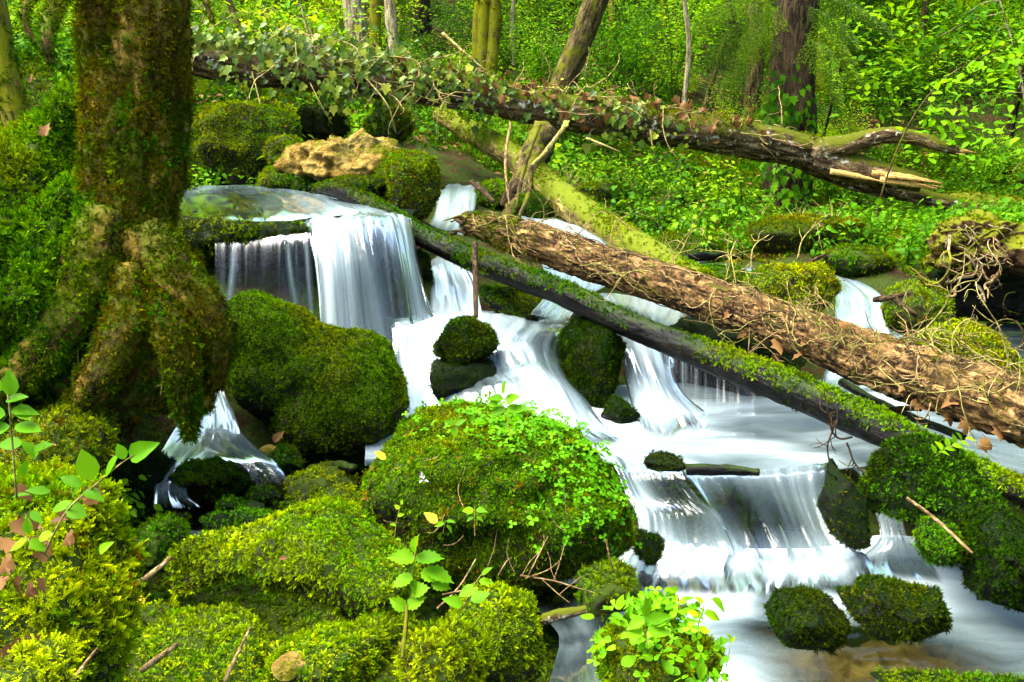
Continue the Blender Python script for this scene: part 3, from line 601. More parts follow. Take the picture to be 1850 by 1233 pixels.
rock('mossy_rock', [(1175, 985, 3.75, 30, 28, .12)], 'rock_wet', 'dark wet rock peeping out right of the clover boulder', moss=[(DK, 2600, .012, .02, .3)])
rock('wet_rock', [(1370, 940, 4.22, 90, 66, .18)], 'rock_wet', 'smooth black rock under the veil of the lower fall', sub=5, moss=[(DK, 500, .012, .02, .3)])
rock('mossy_rock', [(1200, 836, 4.05, 40, 13, .08)], 'rock_wet', 'low mossy rock at the lip of the lower fall', sub=4, moss=[(DK, 2500, .012, .02, .3)])
rock('moss_mound', [(1100, 1060, 3.05, 60, 30, .14)], 'rock_moss', 'small dark moss hump at the right foot of the clover boulder', cat='moss mound', moss=[(DP, 3000, .014, .024, .4)])
# behind the upper pool
rock('limestone_boulder', [(620, 292, 7.3, 102, 54, .34), (672, 288, 7.25, 60, 46, .3), (556, 285, 7.45, 50, 40, .25)], 'rock_tan', 'bare yellow limestone boulder above the waterfall', sub=6, rough=.2, freq=5, fac=.6, cuts=0, moss=[(OL, 700, .014, .026, .3)], cov=(-.3, .2, 1.3))
rock('mossy_boulder', [(752, 340, 7.05, 46, 60, .3), (715, 310, 7.2, 40, 38, .25)], 'rock_moss', 'mossy boulder right of the yellow limestone, above the dark log', moss=[(MI, 1700, .018, .03, .35), (OL, 1000, .018, .03, .35)], rough=.15)
rock('mossy_rock', [(650, 348, 7.0, 72, 26, .25), (590, 335, 7.1, 30, 18, .15)], 'rock_wet', 'dark mossy rock under the yellow limestone', moss=[(DP, 1400, .016, .026, .3)], cov=(.3, .6, .8))
for a, b, d, w, h, ry, k, lb in [(420, 268, 8.3, 112, 78, .5, MI, 'big mossy mound behind the upper pool, next to the trunk'), (318, 322, 7.3, 26, 20, .15, DP, 'small moss dome at the trunk beside the upper pool'), (582, 222, 8.9, 42, 30, .28, DK, 'dark round moss dome behind the yellow limestone'),
       (505, 325, 7.4, 42, 22, .2, MI, 'moss cushion at the back edge of the upper pool'), (545, 330, 7.3, 26, 18, .12, DP, 'smaller moss cushion touching the yellow limestone'), (515, 275, 7.9, 36, 30, .2, MI, 'mossy lump left of the yellow limestone'), (480, 225, 9.0, 70, 45, .4, BR, 'yellow-green moss slope below the ivy log'),
       (700, 222, 9.0, 40, 36, .3, MI, 'mossy rock under the ivy log right of the dark moss dome'), (1172, 402, 8.4, 42, 22, .22, DP, 'rounded mossy rock beside the yellow log'), (1060, 360, 8.9, 45, 28, .25, MI, 'mossy rock behind the upper stream'), (960, 372, 8.2, 34, 24, .2, DP, 'mossy stone at the foot of the stump'), (890, 350, 8.6, 30, 24, .2, MI, 'mossy stone beside the far stream'), (1095, 345, 8.7, 26, 18, .15, DP, 'small mossy stone above the yellow log'),
       (1230, 445, 7.9, 60, 22, .3, DP, 'mossy stone behind the shallow stream'), (1545, 470, 7.2, 60, 26, .25, DP, 'dark mossy rock above the far waterfall'), (1450, 425, 8.0, 110, 30, .4, OL, 'mossy root hump at the foot of the big spruce')]:
    rock('mossy_rock', [(a, b, d, w, h, ry), (a+w*.35, b+h*.25, d, w*.7, h*.75, ry*.8)], 'rock_moss', lb, moss=[(k, 1500, .02, .034, .35)], sub=5)
# the bank of roots and moss on the left
tree_hide = lambda W, n: np.ones(len(W))
rock('moss_bank', [(40, 500, 4.0, 150, 190, .5), (115, 320, 4.25, 75, 120, .35), (150, 230, 4.1, 34, 90, .2), (150, 560, 3.75, 70, 110, .26), (165, 430, 3.85, 45, 110, .2), (30, 640, 3.7, 110, 90, .3), (120, 660, 3.65, 55, 60, .2)], 'rock_moss',
     'tall green moss bank left of the big trunk', cat='moss bank', sub=6, rough=.2, freq=3.5, moss=[(DP, 1300, .024, .044, .6), (MI, 1700, .020, .040, .6)], cov=(.95, .1, .5))
rock('moss_bank', [(150, 790, 4.5, 130, 120, .3), (50, 830, 3.9, 120, 95, .35)], 'soil',
     'brown earth bank in the hollow under the roots', cat='earth bank', sub=6, rough=.14, moss=[(BN, 900, .018, .03, .6), (OL, 700, .018, .03, .6)], cov=(.5, .2, .8))
rock('moss_mound', [(140, 800, 3.5, 85, 75, .22), (60, 860, 3.2, 90, 70, .22)], 'rock_moss', 'green moss slope under the hollow, behind the fresh leaves', cat='moss mound', moss=[(MI, 1800, .016, .028, .5), (OL, 900, .016, .028, .5)], cov=(.7, .4, .6))

# ------------------------------------------------------------------ the ledge of the waterfall
lr = [[P(250, 335, 7.8), P(420, 337, 7.6), P(600, 350, 7.4), P(760, 372, 7.2)],
      [P(250, 362, 6.6), P(420, 364, 6.5), P(600, 372, 6.4), P(750, 384, 6.5)],
      [P(260, 398, 5.85), P(420, 402, 5.8), P(560, 402, 5.85), P(640, 394, 5.9), P(735, 398, 6.1)],
      [P(262, 412, 5.72), P(420, 420, 5.64), P(545, 415, 5.72), P(640, 404, 5.82), P(735, 410, 6.05)],
      [P(264, 440, 5.72), P(420, 448, 5.66), P(545, 446, 5.74), P(640, 440, 5.9), P(730, 450, 6.1)],
      [P(268, 500, 5.95), P(420, 500, 5.95), P(545, 500, 6.0), P(640, 500, 6.05), P(730, 500, 6.15)],
      [P(270, 620, 5.95), P(420, 640, 5.95), P(545, 660, 5.95), P(640, 660, 6.0), P(730, 640, 6.05)],
      [P(270, 700, 5.9), P(420, 720, 5.9), P(545, 740, 5.9), P(640, 740, 5.9), P(730, 720, 5.9)],
      [P(270, 600, 7.9), P(420, 610, 7.9), P(545, 620, 7.9), P(640, 620, 7.9), P(740, 600, 7.9)],
      [P(250, 345, 7.9), P(420, 347, 7.7), P(600, 360, 7.5), P(760, 382, 7.3)]]
G = loft(lr, 110, 150); sh = G.shape
G = G+np.stack([.5*fbm(G*5, 4), fbm(G*4+5, 4), .5*fbm(G*6+9, 4)], -1)*.07
V = G.reshape(-1, 3); c = V.mean(0)
me = new_mesh('waterfall_ledge', V-c, grid_faces(sh[0], sh[1])[:, ::-1], attrs={'cover': np.zeros(len(V))})
vv = np.repeat(np.linspace(0, 9, sh[0]), sh[1]); uu = np.tile(np.linspace(0, 1, sh[1]), sh[0])
cv = np.exp(-((vv-3.0)/.9)**2)*np.clip((.66-uu)*12, 0, 1)*np.clip(.7+1.6*fbm(V*4, 3), 0, 1)+.35*(vv > 3.4)*(vv < 7.2)*np.clip(.2+fbm(V*[9, 9, 2], 3)*2, 0, 1)
me.attributes['cover'].data.foreach_set('value', cv.astype(np.float32))
LEDGE = link('waterfall_ledge', me, M['rock_wet'], label='overhanging dark rock ledge the waterfall drops from', cat='rock ledge'); LEDGE.location = c
scatter('moss', me, MC[DK], 2200, .018, .036, .9, parent=LEDGE); scatter('moss', me, MC[MI], 1300, .016, .032, .6, parent=LEDGE)

# ------------------------------------------------------------------ water
def sheet(name, rows, nu, nv, mat, foam, wob=.01, freq=(6, 1.2), seed=0, blobs=(), edge=None):
    edge = (.7 if mat == 'water_fall' else 0.0) if edge is None else edge
    """water: rows run across the flow, upstream first; foam = one value per row (or per row and point)"""
    G = loft(rows, nu, nv)
    dv = np.linalg.norm(np.diff(G, axis=0), axis=2).mean(1); v = np.concatenate([[0], np.cumsum(dv)])
    du = np.linalg.norm(np.diff(G, axis=1), axis=2).mean(0); u = np.concatenate([[0], np.cumsum(du)])
    UV = np.stack(np.broadcast_arrays(u[None, :], v[:, None]), -1)
    tu = np.gradient(G, axis=1); tv = np.gradient(G, axis=0); n = np.cross(tu, tv); n /= np.maximum(np.linalg.norm(n, axis=2, keepdims=True), 1e-9)
    q = np.stack([UV[..., 0]*freq[0], UV[..., 1]*freq[1], np.full(UV.shape[:2], seed*3.3)], -1)
    G = G+n*(wob*fbm(q, 4, .5))[..., None]
    fr = [np.atleast_1d(np.asarray(f, float)) for f in foam]
    FA = np.stack([np.interp(np.linspace(0, 1, nu), np.linspace(0, 1, len(f)) if len(f) > 1 else [0], f) for f in fr])
    FO = np.stack([np.interp(np.linspace(0, 1, nv), np.linspace(0, 1, len(fr)), FA[:, j]) for j in range(nu)], 1)
    if edge: eu = np.linspace(0, 1, nu); FO = FO-edge*(np.clip(1-eu/.10, 0, 1)**2+np.clip(1-(1-eu)/.10, 0, 1)**2)[None, :]
    for (pc, r, a) in blobs: FO = FO+a*np.exp(-((G-pc)**2).sum(-1)/r**2)
    V = G.reshape(-1, 3)
    me = new_mesh(name, V, grid_faces(nv, nu), UV.reshape(-1, 2)+seed*5.1, {'foam': FO.ravel()})
    return link(name, me, M[mat], kind='structure')
ZU, ZM, ZL, ZP = 1.5, .60, .30, .50
sheet('water', [[P(250, 337, 7.5), P(400, 337, 7.4), P(520, 342, 7.3), P(610, 352, 7.1), P(700, 370, 6.8)],
                [P(250, 352, 6.75), P(420, 353, 6.6), P(520, 358, 6.5), P(610, 366, 6.4), P(715, 377, 6.4)],
                [P(255, 382, 6.1), P(430, 385, 6.0), P(530, 384, 5.95), P(620, 381, 6.0), P(725, 386, 6.12)],
                [P(258, 396, 5.88), P(425, 400, 5.82), P(545, 397, 5.84), P(640, 388, 5.9), P(738, 394, 6.06)]], 90, 70, 'water_pool',
      [[.35, .3, .35, .4, .4], [.35, .25, .4, .5, .5], [-.2, -.15, .25, .6, .65], [-.6, -.6, .1, .8, .8]], .03, (5, 1.6), 1)
cur = [[P(545, 397, 5.84), P(600, 391, 5.84), P(650, 387, 5.88), P(700, 387, 5.97), P(742, 396, 6.08)],
       [P(552, 414, 5.70), P(600, 403, 5.68), P(655, 400, 5.70), P(708, 401, 5.80), P(744, 414, 5.97)],
       [P(562, 470, 5.58), P(612, 470, 5.53), P(668, 470, 5.56), P(722, 468, 5.64), P(756, 480, 5.82)],
       [P(570, 560, 5.52), P(620, 560, 5.47), P(683, 560, 5.5), P(735, 560, 5.55), P(778, 560, 5.72)],
       [P(575, 690, 5.48), P(630, 690, 5.40), P(705, 690, 5.40), P(750, 640, 5.45), P(805, 585, 5.6)],
       [P(575, 715, 5.35), P(630, 720, 5.25), P(705, 720, 5.2), P(760, 680, 5.3), P(830, 600, 5.45)]]
sheet('waterfall', cur, 150, 90, 'water_fall', [[.7, .9, .8, .8, .7, .5, .8, .9, .8], [.3, .95, .75, .7, .5, .1, .6, .95, .6], [.25, .95, .7, .55, .3, -.15, .4, .9, .5], [.25, .9, .6, .5, .3, -.2, .2, .8, .6], [.3, .9, .8, .7, .5, 0, .4, .9, .8], -.3], .035, (9, .5), 2)
sheet('waterfall', [[q+np.array([0.0, .09, 0]) for q in r] for r in cur], 120, 70, 'water_strand', [.3, .3, [.3, .4, .3, .2, 0, .1, .2], [.2, .3, .2, .2, -.1, 0, .2], .2, -.3], .03, (12, .5), 3)
for i, (x0, x1, w0, w1, y0, y1, fo) in enumerate([(424, 409, 8, 20, 422, 575, .55), (518, 546, 7, 17, 418, 615, .6), (553, 568, 8, 16, 416, 615, .5)]):
    sheet('water_strand', [[P(x0+(x1-x0)*t_**1.5-w0-(w1-w0)*t_, y0+(y1-y0)*t_, 5.66-.11*t_**.5), P(x0+(x1-x0)*t_**1.5+w0+(w1-w0)*t_, y0+(y1-y0)*t_, 5.66-.11*t_**.5)] for t_ in (0, .12, .3, .6, 1)], 14, 50, 'water_strand', [-.6, [fo-.8, fo-.15, fo-.8], [fo-.8, fo-.1, fo-.8], [fo-.8, fo-.2, fo-.8], [fo-.9, fo-.3, fo-.9]], .008, (16, 1.5), 20+i)
sheet('water_strand', [[P(388, y_, d_), P(440, y_+2, d_), P(500, y_, d_), P(566, y_-4, d_+.04)] for y_, d_ in ((424, 5.66), (445, 5.61), (500, 5.58), (600, 5.56))], 90, 40, 'water_trickle', [-.5, [-.1, -.3, .0, -.12, .05], [-.12, -.36, -.1, -.2, .08], [-.2, -.45, -.2, -.25, .0]], .012, (14, .6), 31, edge=.3)
# the stream from behind, down to the shelf
sheet('stream', [[P(790, 325, 9.3), P(870, 330, 9.3)], [P(790, 350, 8.5), P(862, 352, 8.5)], [P(784, 385, 7.8), P(856, 390, 7.8)], [P(766, 418, 7.2), P(842, 422, 7.2)], [P(765, 450, 6.7), P(840, 455, 6.7)], [P(770, 472, 6.35), P(842, 478, 6.3)], [P(776, 505, 6.15), P(858, 510, 6.1)], [P(776, 570, 5.85), P(872, 572, 5.8)]], 40, 130, 'water_fall', [.8, .8, .8, .7, .6, .7, .65, .9], .03, (9, 1), 4)
sheet('stream', [[P(930, 385, 8.3), P(1000, 388, 8.3)], [P(940, 400, 7.6), P(1050, 410, 7.5)], [P(960, 425, 7.0), P(1100, 445, 6.9)], [P(975, 470, 6.4), P(1110, 500, 6.3)], [P(985, 530, 5.95), P(1060, 540, 5.95)], [P(955, 572, 5.6), P(1030, 578, 5.6)]], 50, 90, 'water_fall', [.8, .75, .7, .7, .3, .6], .03, (7, 1), 5)
sheet('stream', [[P(680, 572, 5.95), P(790, 563, 5.95), P(880, 562, 5.95), P(960, 568, 5.9), P(1030, 572, 5.9)],
                 [P(705, 592, 5.55), P(800, 579, 5.5), P(880, 577, 5.48), P(955, 590, 5.42), P(1030, 596, 5.5)],
                 [P(712, 618, 5.42), P(780, 612, 5.36), P(850, 620, 5.3), P(930, 618, 5.22), P(1020, 628, 5.3)],
                 [P(708, 665, 5.28), P(785, 680, 5.2), P(850, 672, 5.1), P(945, 662, 5.05), P(1025, 668, 5.1)],
                 [P(715, 715, 5.08), P(790, 728, 5.0), P(870, 695, 4.92), P(965, 690, 4.78), P(1060, 715, 4.85)],
                 [P(725, 752, 4.9), P(800, 768, 4.8), P(890, 772, 4.68), P(1000, 768, 4.58), P(1100, 770, 4.6)],
                 [Z(730, 790, ZM+.03), Z(810, 800, ZM+.03), Z(910, 805, ZM+.03), Z(1040, 805, ZM+.03), Z(1160, 800, ZM+.03)]], 130, 150, 'water_fall',
      [.95, [.6, .9, .9, .6, .1], [.6, .75, .8, .6, .2], [.55, .7, .3, .6, .5], [.7, .8, .2, .9, .8], 1.0, -.3], .04, (6, .9), 6)
sheet('waterfall', [[P(1075, 525, 6.25), P(1150, 540, 6.2), P(1250, 560, 6.15)], [P(1100, 560, 5.8), P(1150, 570, 5.7), P(1225, 590, 5.65)], [P(1112, 620, 5.42), P(1160, 625, 5.36), P(1218, 640, 5.36)], [P(1130, 690, 5.2), P(1180, 695, 5.1), P(1232, 700, 5.15)], [P(1145, 745, 5.0), P(1200, 748, 4.9), P(1275, 742, 4.98)], [Z(1160, 790, ZM+.025), Z(1220, 790, ZM+.025), Z(1285, 762, ZM+.02)]], 70, 95, 'water_fall', [.6, .6, [.3, .8, .5], [.6, .85, .45], 1.0, -.3], .03, (8, .6), 7)
sheet('water_strand', [[P(1205, 612+k_, 5.34-.02*k_/20), P(1280, 640+k_*.8, 5.3-.02*k_/20), P(1365, 682+k_*.45, 5.26-.02*k_/20)] for k_ in (0, 20, 60, 122)], 90, 40, 'water_trickle', [[.05, -.3, -.6], [.2, -.12, -.3], [.15, -.15, -.3], [.15, -.15, -.25]], .012, (14, .6), 32, edge=.3)
# middle pool: flows from left to right
cols = [(660, 690, 830), (780, 700, 830), (900, 705, 830), (1020, 705, 832), (1140, 700, 836), (1260, 695, 846), (1380, 690, 850), (1480, 685, 850), (1570, 680, 842), (1680, 680, 866), (1800, 690, 890), (1960, 700, 920)]
sheet('stream', [[Z(x, a, ZM+.012), Z(x, a*.7+b*.3, ZM), Z(x, a*.35+b*.65, ZM), Z(x, b-4, ZM-.004), Z(x, b+4, ZM-.02)] for x, a, b in cols], 80, 220, 'water_pool',
      [.8, .8, .85, .85, .75, .68, .65, .65, .65, .6, .6, .55], .035, (4.5, 1.0), 8,
      [(Z(1000, 770, ZM), .35, .5), (Z(1180, 745, ZM), .35, .4), (Z(760, 750, ZM), .3, .3), (Z(1480, 800, ZM), .3, .2), (Z(1330, 835, ZM), .15, -.2), (Z(1640, 720, ZM), .3, .25)])
# lower fall: three bodies of water between and over the rocks
def fall3(name, rows, foam, seed, nu=70, nv=80, wob=.04, fq=(7, .7)):
    sheet(name, [[Z(*q) for q in row] for row in rows], nu, nv, 'water_fall', foam, wob, fq, seed)
fall3('waterfall', [[(1095, 826, .6), (1150, 834, .6), (1225, 842, .6)], [(1110, 852, .575), (1165, 862, .57), (1240, 868, .575)], [(1128, 900, .50), (1190, 905, .49), (1275, 905, .52)], [(1150, 935, .45), (1215, 930, .46), (1305, 935, .47)], [(1148, 985, .37), (1225, 985, .37), (1330, 985, .37)], [(1130, 1020, .352), (1230, 1030, .352), (1370, 1020, .352)], [(1100, 1085, .342), (1230, 1100, .342), (1400, 1085, .342)]],
      [[.5, .7, .5], [.15, .55, .25, .3], [.35, .9, .2, .35], [.9, .5, .15, .7], [.8, .9, .6, .8], 1.0, -.5], 9, 90, 100)
fall3('waterfall', [[(1225, 843, .6), (1370, 848, .6), (1500, 842, .6)], [(1238, 866, .58), (1375, 864, .585), (1495, 862, .58)], [(1262, 905, .52), (1390, 900, .52), (1500, 905, .50)], [(1295, 955, .43), (1410, 950, .43), (1520, 960, .41)], [(1315, 998, .365), (1430, 1000, .365), (1545, 996, .365)], [(1310, 1022, .352), (1435, 1028, .352), (1570, 1018, .352)], [(1290, 1080, .342), (1440, 1095, .342), (1600, 1075, .342)]],
      [[.6, .5, .55, .6, .6], [.4, .25, .45, .55, .6], [.25, -.12, .2, .45, .5], [.45, -.1, .05, .3, .45], [.8, .45, .5, .6, .7], 1.0, -.5], 10, 90, 100)
fall3('waterfall', [[(1535, 836, .6), (1640, 842, .6)], [(1555, 856, .575), (1632, 862, .575)], [(1575, 910, .48), (1630, 915, .48)], [(1590, 965, .38), (1640, 970, .38)], [(1560, 1000, .352), (1670, 1005, .352)], [(1540, 1045, .34), (1720, 1055, .34)]], [.6, .5, .5, .6, .9, -.2], 17, 40, 80)
cols = [(1010, 1010, 1275), (1100, 985, 1275), (1200, 985, 1275), (1300, 990, 1275), (1400, 995, 1275), (1500, 990, 1275), (1600, 970, 1275), (1720, 985, 1275), (1850, 1010, 1275), (1990, 1020, 1275)]
sheet('stream', [[Z(x, a, ZL+.03), Z(x, a*.75+b*.25, ZL+.02), Z(x, a*.5+b*.5, ZL), Z(x, a*.2+b*.8, ZL-.02), Z(x, b, ZL-.03)] for x, a, b in cols], 110, 200, 'water_pool',
      [[.8, .8, .8, .8, .7], [1.0, .95, .9, .85, .8], [1.1, 1.1, .9, .8, .8], [1.1, 1.0, .65, .65, .9], [1.1, .95, .5, .45, .7], [1.1, .9, .55, .3, .2], [1.0, .8, .6, .2, -.15], [.8, 1.0, .8, .4, .05], [.6, 1.0, .9, .55, .2], [.6, .9, .8, .55, .2]], .032, (4, 1.1), 10,
      [(Z(1310, 1225, ZL), .15, .5), (Z(1390, 1090, ZL), .08, -.6), (Z(1230, 1030, ZL), .3, .6), (Z(1450, 1020, ZL), .25, .6), (Z(1640, 1010, ZL), .2, .5), (Z(1385, 1135, ZL), .12, -.5), (Z(1550, 1165, ZL), .12, -.5), (Z(1520, 1062, ZL), .1, -.35), (Z(1690, 1010, ZL), .1, -.4), (Z(1760, 1040, ZL), .1, -.4), (Z(1330, 1110, ZL), .1, .3), (Z(1600, 1210, ZL), .2, -.2), (Z(1760, 1190, ZL), .25, -.25)])
# the small cascade at the left, the puddle below it and the runnel at the bottom
sheet('waterfall', [[P(330, 660, 5.2), P(420, 670, 5.2)], [P(352, 690, 4.95), P(402, 700, 4.95)], [P(335, 740, 4.7), P(425, 750, 4.65)], [P(305, 790, 4.45), P(432, 795, 4.4)], [P(278, 835, 4.2), P(400, 830, 4.2)], [P(275, 880, 4.02), P(340, 882, 4.0)], [P(270, 915, 3.9), P(370, 915, 3.88)]], 50, 80, 'water_fall', [.6, .6, .6, .65, [.8, .6, .4], [.7, .5], -.2], .03, (9, 1), 11)
sheet('waterfall', [[P(372, 770, 4.6), P(430, 776, 4.6)], [P(362, 806, 4.2), P(462, 808, 4.2)], [P(395, 828, 3.98), P(492, 830, 4.0)], [P(430, 850, 3.93), P(510, 850, 3.95)], [P(450, 880, 3.9), P(530, 876, 3.92)]], 40, 60, 'water_fall', [.5, .45, [.1, .35, .5], [0, .3, .5], -.2], .02, (9, 1), 18)
cols = [(170, 875, 990), (280, 880, 990), (330, 885, 985), (420, 860, 980), (520, 850, 970), (660, 850, 960)]
sheet('puddle', [[Z(x, a, ZP+.02), Z(x, (a+b)/2, ZP), Z(x, b, ZP-.02)] for x, a, b in cols], 50, 80, 'water_clear', [.1, [.6, .1, 0], [.55, .1, 0], [.15, 0, 0], [.05, 0, 0], 0], .012, (6, 2), 12)
sheet('stream', [[P(960, 1065, 3.45), P(1150, 1065, 3.4)], [P(975, 1110, 3.2), P(1110, 1110, 3.15)], [P(1010, 1150, 3.0), P(1100, 1150, 2.95)], [P(1000, 1200, 2.75), P(1130, 1200, 2.7)], [P(980, 1270, 2.5), P(1150, 1270, 2.45)]], 40, 60, 'water_clear', [.0, .35, .5, .4, .5], .03, (8, 1.2), 13)
# streams on the right behind the logs
sheet('waterfall', [[P(1440, 488, 7.4), P(1540, 500, 7.3)], [P(1490, 505, 6.8), P(1560, 512, 6.75)], [P(1505, 530, 6.45), P(1596, 540, 6.4)], [P(1508, 580, 6.25), P(1606, 585, 6.2)], [P(1500, 640, 6.05), P(1620, 640, 6.0)], [P(1480, 700, 5.4), P(1640, 700, 5.4)]], 50, 90, 'water_fall', [.5, .6, [.3, .7, .6], [.6, .8, .75], .9, .8], .03, (9, .8), 14)
sheet('stream', [[P(1150, 448, 8.2), P(1165, 480, 7.3)], [P(1230, 452, 8.2), P(1240, 488, 7.2)], [P(1320, 460, 8.0), P(1330, 494, 7.2)], [P(1400, 470, 7.8), P(1420, 500, 7.2)], [P(1500, 488, 7.4), P(1480, 512, 6.9)]], 40, 60, 'water_pool', [.7, .6, .65, .5, .6], .03, (6, 1.2), 15)
sheet('stream', [[P(1880, 585, 6.1), P(1900, 660, 5.2)], [P(1800, 585, 6.1), P(1820, 655, 5.3)], [P(1700, 580, 6.2), P(1720, 640, 5.5)], [P(1600, 600, 6.2), P(1640, 660, 5.6)]], 40, 60, 'water_clear', [.3, .45, .5, .6], .025, (6, 1.2), 16)

G = loft([[Z(x, y, z_) for x in (1350, 1500, 1650, 1800, 1980)] for y, z_ in ((1120, .10), (1180, .14), (1230, .16), (1290, .16))], 90, 50)
G = G+np.stack([0*G[..., 0], 0*G[..., 0], .05*(1-np.abs(fbm(G*[9, 9, 0]+2, 3)))-.04+.03*fbm(G*[22, 22, 0], 3)], -1)
link('stream_bed', new_mesh('stream_bed', G.reshape(-1, 3), grid_faces(50, 90)), M['bed'], kind='structure')
# ------------------------------------------------------------------ big trunk on the left
def attr_cover(me, val):
    a = me.attributes.new('cover', 'FLOAT', 'POINT'); a.data.foreach_set('value', np.asarray(val, np.float32))
def local_mesh(name, V, F, U, c, attrs=None): return new_mesh(name, V-np.asarray(c), F, U, attrs)
LT0 = P(260, 640, 3.8)
LT = empty('mossy_tree', LT0, 'thick old tree with mossy flaring roots at the left', 'tree')
V, F, U = tube([P(262, 700, 3.85), P(278, 640, 3.82), P(256, 560, 3.8), P(232, 440, 3.8), P(236, 300, 3.8), P(243, 100, 3.8), P(240, -60, 3.8), P(225, -500, 3.85), P(215, -1400, 3.9)],
               [.22, .21, .20, .145, .165, .18, .185, .17, .14], n=220, seg=110, amp=.06, lump=.30, ridge=.10, seed=3)
me = local_mesh('trunk', V, F, U, LT0); n = mnormals(me)
z = V[:, 2]; left = np.clip(.45-.75*n[:, 0]+.15*n[:, 1], 0, 1)
cvl = np.clip(1.5*left-.45+1.6*fbm(V*[4, 4, 1.6], 3), 0, 1)*(z < 4)
attr_cover(me, cvl)
trunk = link('trunk', me, M['bark_left'], LT)
scatter('moss', me, MC[DP], 2800, .016, .042, .75, parent=LT, label='deep green moss on the shaded left side of the trunk')
me2 = local_mesh('trunk_moss', V, F, U, LT0); attr_cover(me2, np.clip(.75+1.6*fbm(V*[5, 5, 2]+31, 3)+.35*n[:, 0], 0, 1)*(z < 4)); 
scatter('moss', me2, MC['moss_trunk'], 5500, .010, .030, .85, parent=LT, label='short olive moss on the bark')
me3 = local_mesh('trunk_moss', V, F, U, LT0); attr_cover(me3, np.clip(-.3+3.0*fbm(V*[5.5, 5.5, 1.5]+77, 3)-.6*np.abs(n[:, 0]), 0, 1)*(z < 4)*(z < 2.0)*(n[:, 1] < 0))
scatter('moss', me3, MC[BN], 2600, .012, .028, .8, parent=LT, label='rusty brown dead moss down the front of the trunk')
for lo, kinds, nm in [([(245, 440, 3.80, 62, 80, .17), (272, 530, 3.78, 74, 70, .17), (318, 575, 3.74, 52, 60, .13), (352, 545, 3.80, 36, 55, .10), (345, 490, 3.88, 32, 36, .10), (382, 612, 3.76, 22, 58, .08), (335, 630, 3.70, 26, 62, .08), (225, 590, 3.76, 52, 62, .14), (270, 625, 3.76, 50, 40, .12)], [('moss_trunk', 3600, .012, .03, .8), (BN, 700, .014, .026, .8), (MI, 500, .012, .026, .8)], 'root'),
                      ([(335, 690, 3.66, 24, 75, .07), (345, 745, 3.66, 16, 55, .05)], [(DP, 3000, .018, .034, 1.0), (OL, 900, .018, .034, 1.0)], 'hanging_moss'),
                      ([(170, 520, 3.72, 55, 120, .16), (140, 640, 3.66, 40, 55, .12), (190, 400, 3.76, 40, 80, .12)], [(DP, 2200, .018, .038, .8), (MI, 1600, .014, .034, .8)], 'root'),
                      ([(380, 650, 3.78, 16, 55, .05)], [(OL, 2600, .018, .03, 1.0)], 'hanging_moss'),
                      ([(250, 680, 3.75, 60, 28, .14), (210, 665, 3.8, 40, 30, .12)], [(OL, 700, .014, .026, .9)], 'root')]:
    Vb, Fb, cb, _ = blob(lo, 6, .22, 6, len(nm)+lo[0][0], .14)
    me = new_mesh(nm, Vb, Fb); nn = mnormals(me); attr_cover(me, np.clip(.85+fbm((Vb+cb)*4, 3), 0, 1))
    o = link(nm, me, M['bark_left'], LT); o.location = Vector(cb)-Vector(LT0)
    for (k, den, s0, s1, dr) in kinds: scatter('moss', me, MC[k], den, s0, s1, dr, parent=o)
for pts, r in [([P(300, 640, 3.6), P(295, 680, 3.58), P(290, 715, 3.6)], .004), ([P(318, 655, 3.6), P(300, 690, 3.58), P(275, 700, 3.62)], .003), ([P(138, 600, 3.55), P(140, 640, 3.55), P(141, 680, 3.57)], .005), ([P(272, 480, 3.6), P(310, 500, 3.56), P(330, 520, 3.56)], .006), ([P(210, 540, 3.6), P(190, 580, 3.58), P(215, 600, 3.58)], .004), ([P(330, 680, 3.58), P(322, 720, 3.56), P(312, 750, 3.6)], .005)]:
    setparent(tube_obj('rootlet', pts, [r, r*.6], M['twig_green'], None, n=16, seg=6), LT)
    bpy.context.scene.objects[-1] if False else None
def fix_children_world(parent, base):   # children built in world space -> local
    pass
for i, (a, b) in enumerate([([P(150, -60, 3.7), P(95, 20, 3.4), P(85, 70, 3.3), P(92, 115, 3.3)], .028), ([P(120, -60, 3.8), P(60, -10, 3.5), P(45, 40, 3.4), P(75, 95, 3.4)], .018), ([P(310, -60, 3.7), P(365, -5, 3.6), P(385, 40, 3.6)], .012)]):
    V, F, U = tube(a, [b, b*.9, b*.5], n=30, seg=10, lump=.3, seed=i); me = local_mesh('limb', V, F, U, LT0); attr_cover(me, np.ones(len(V)))
    o = link('limb', me, M['bark_left'], LT); scatter('moss', me, MC[DP], 3500, .012, .026, .7, parent=o)

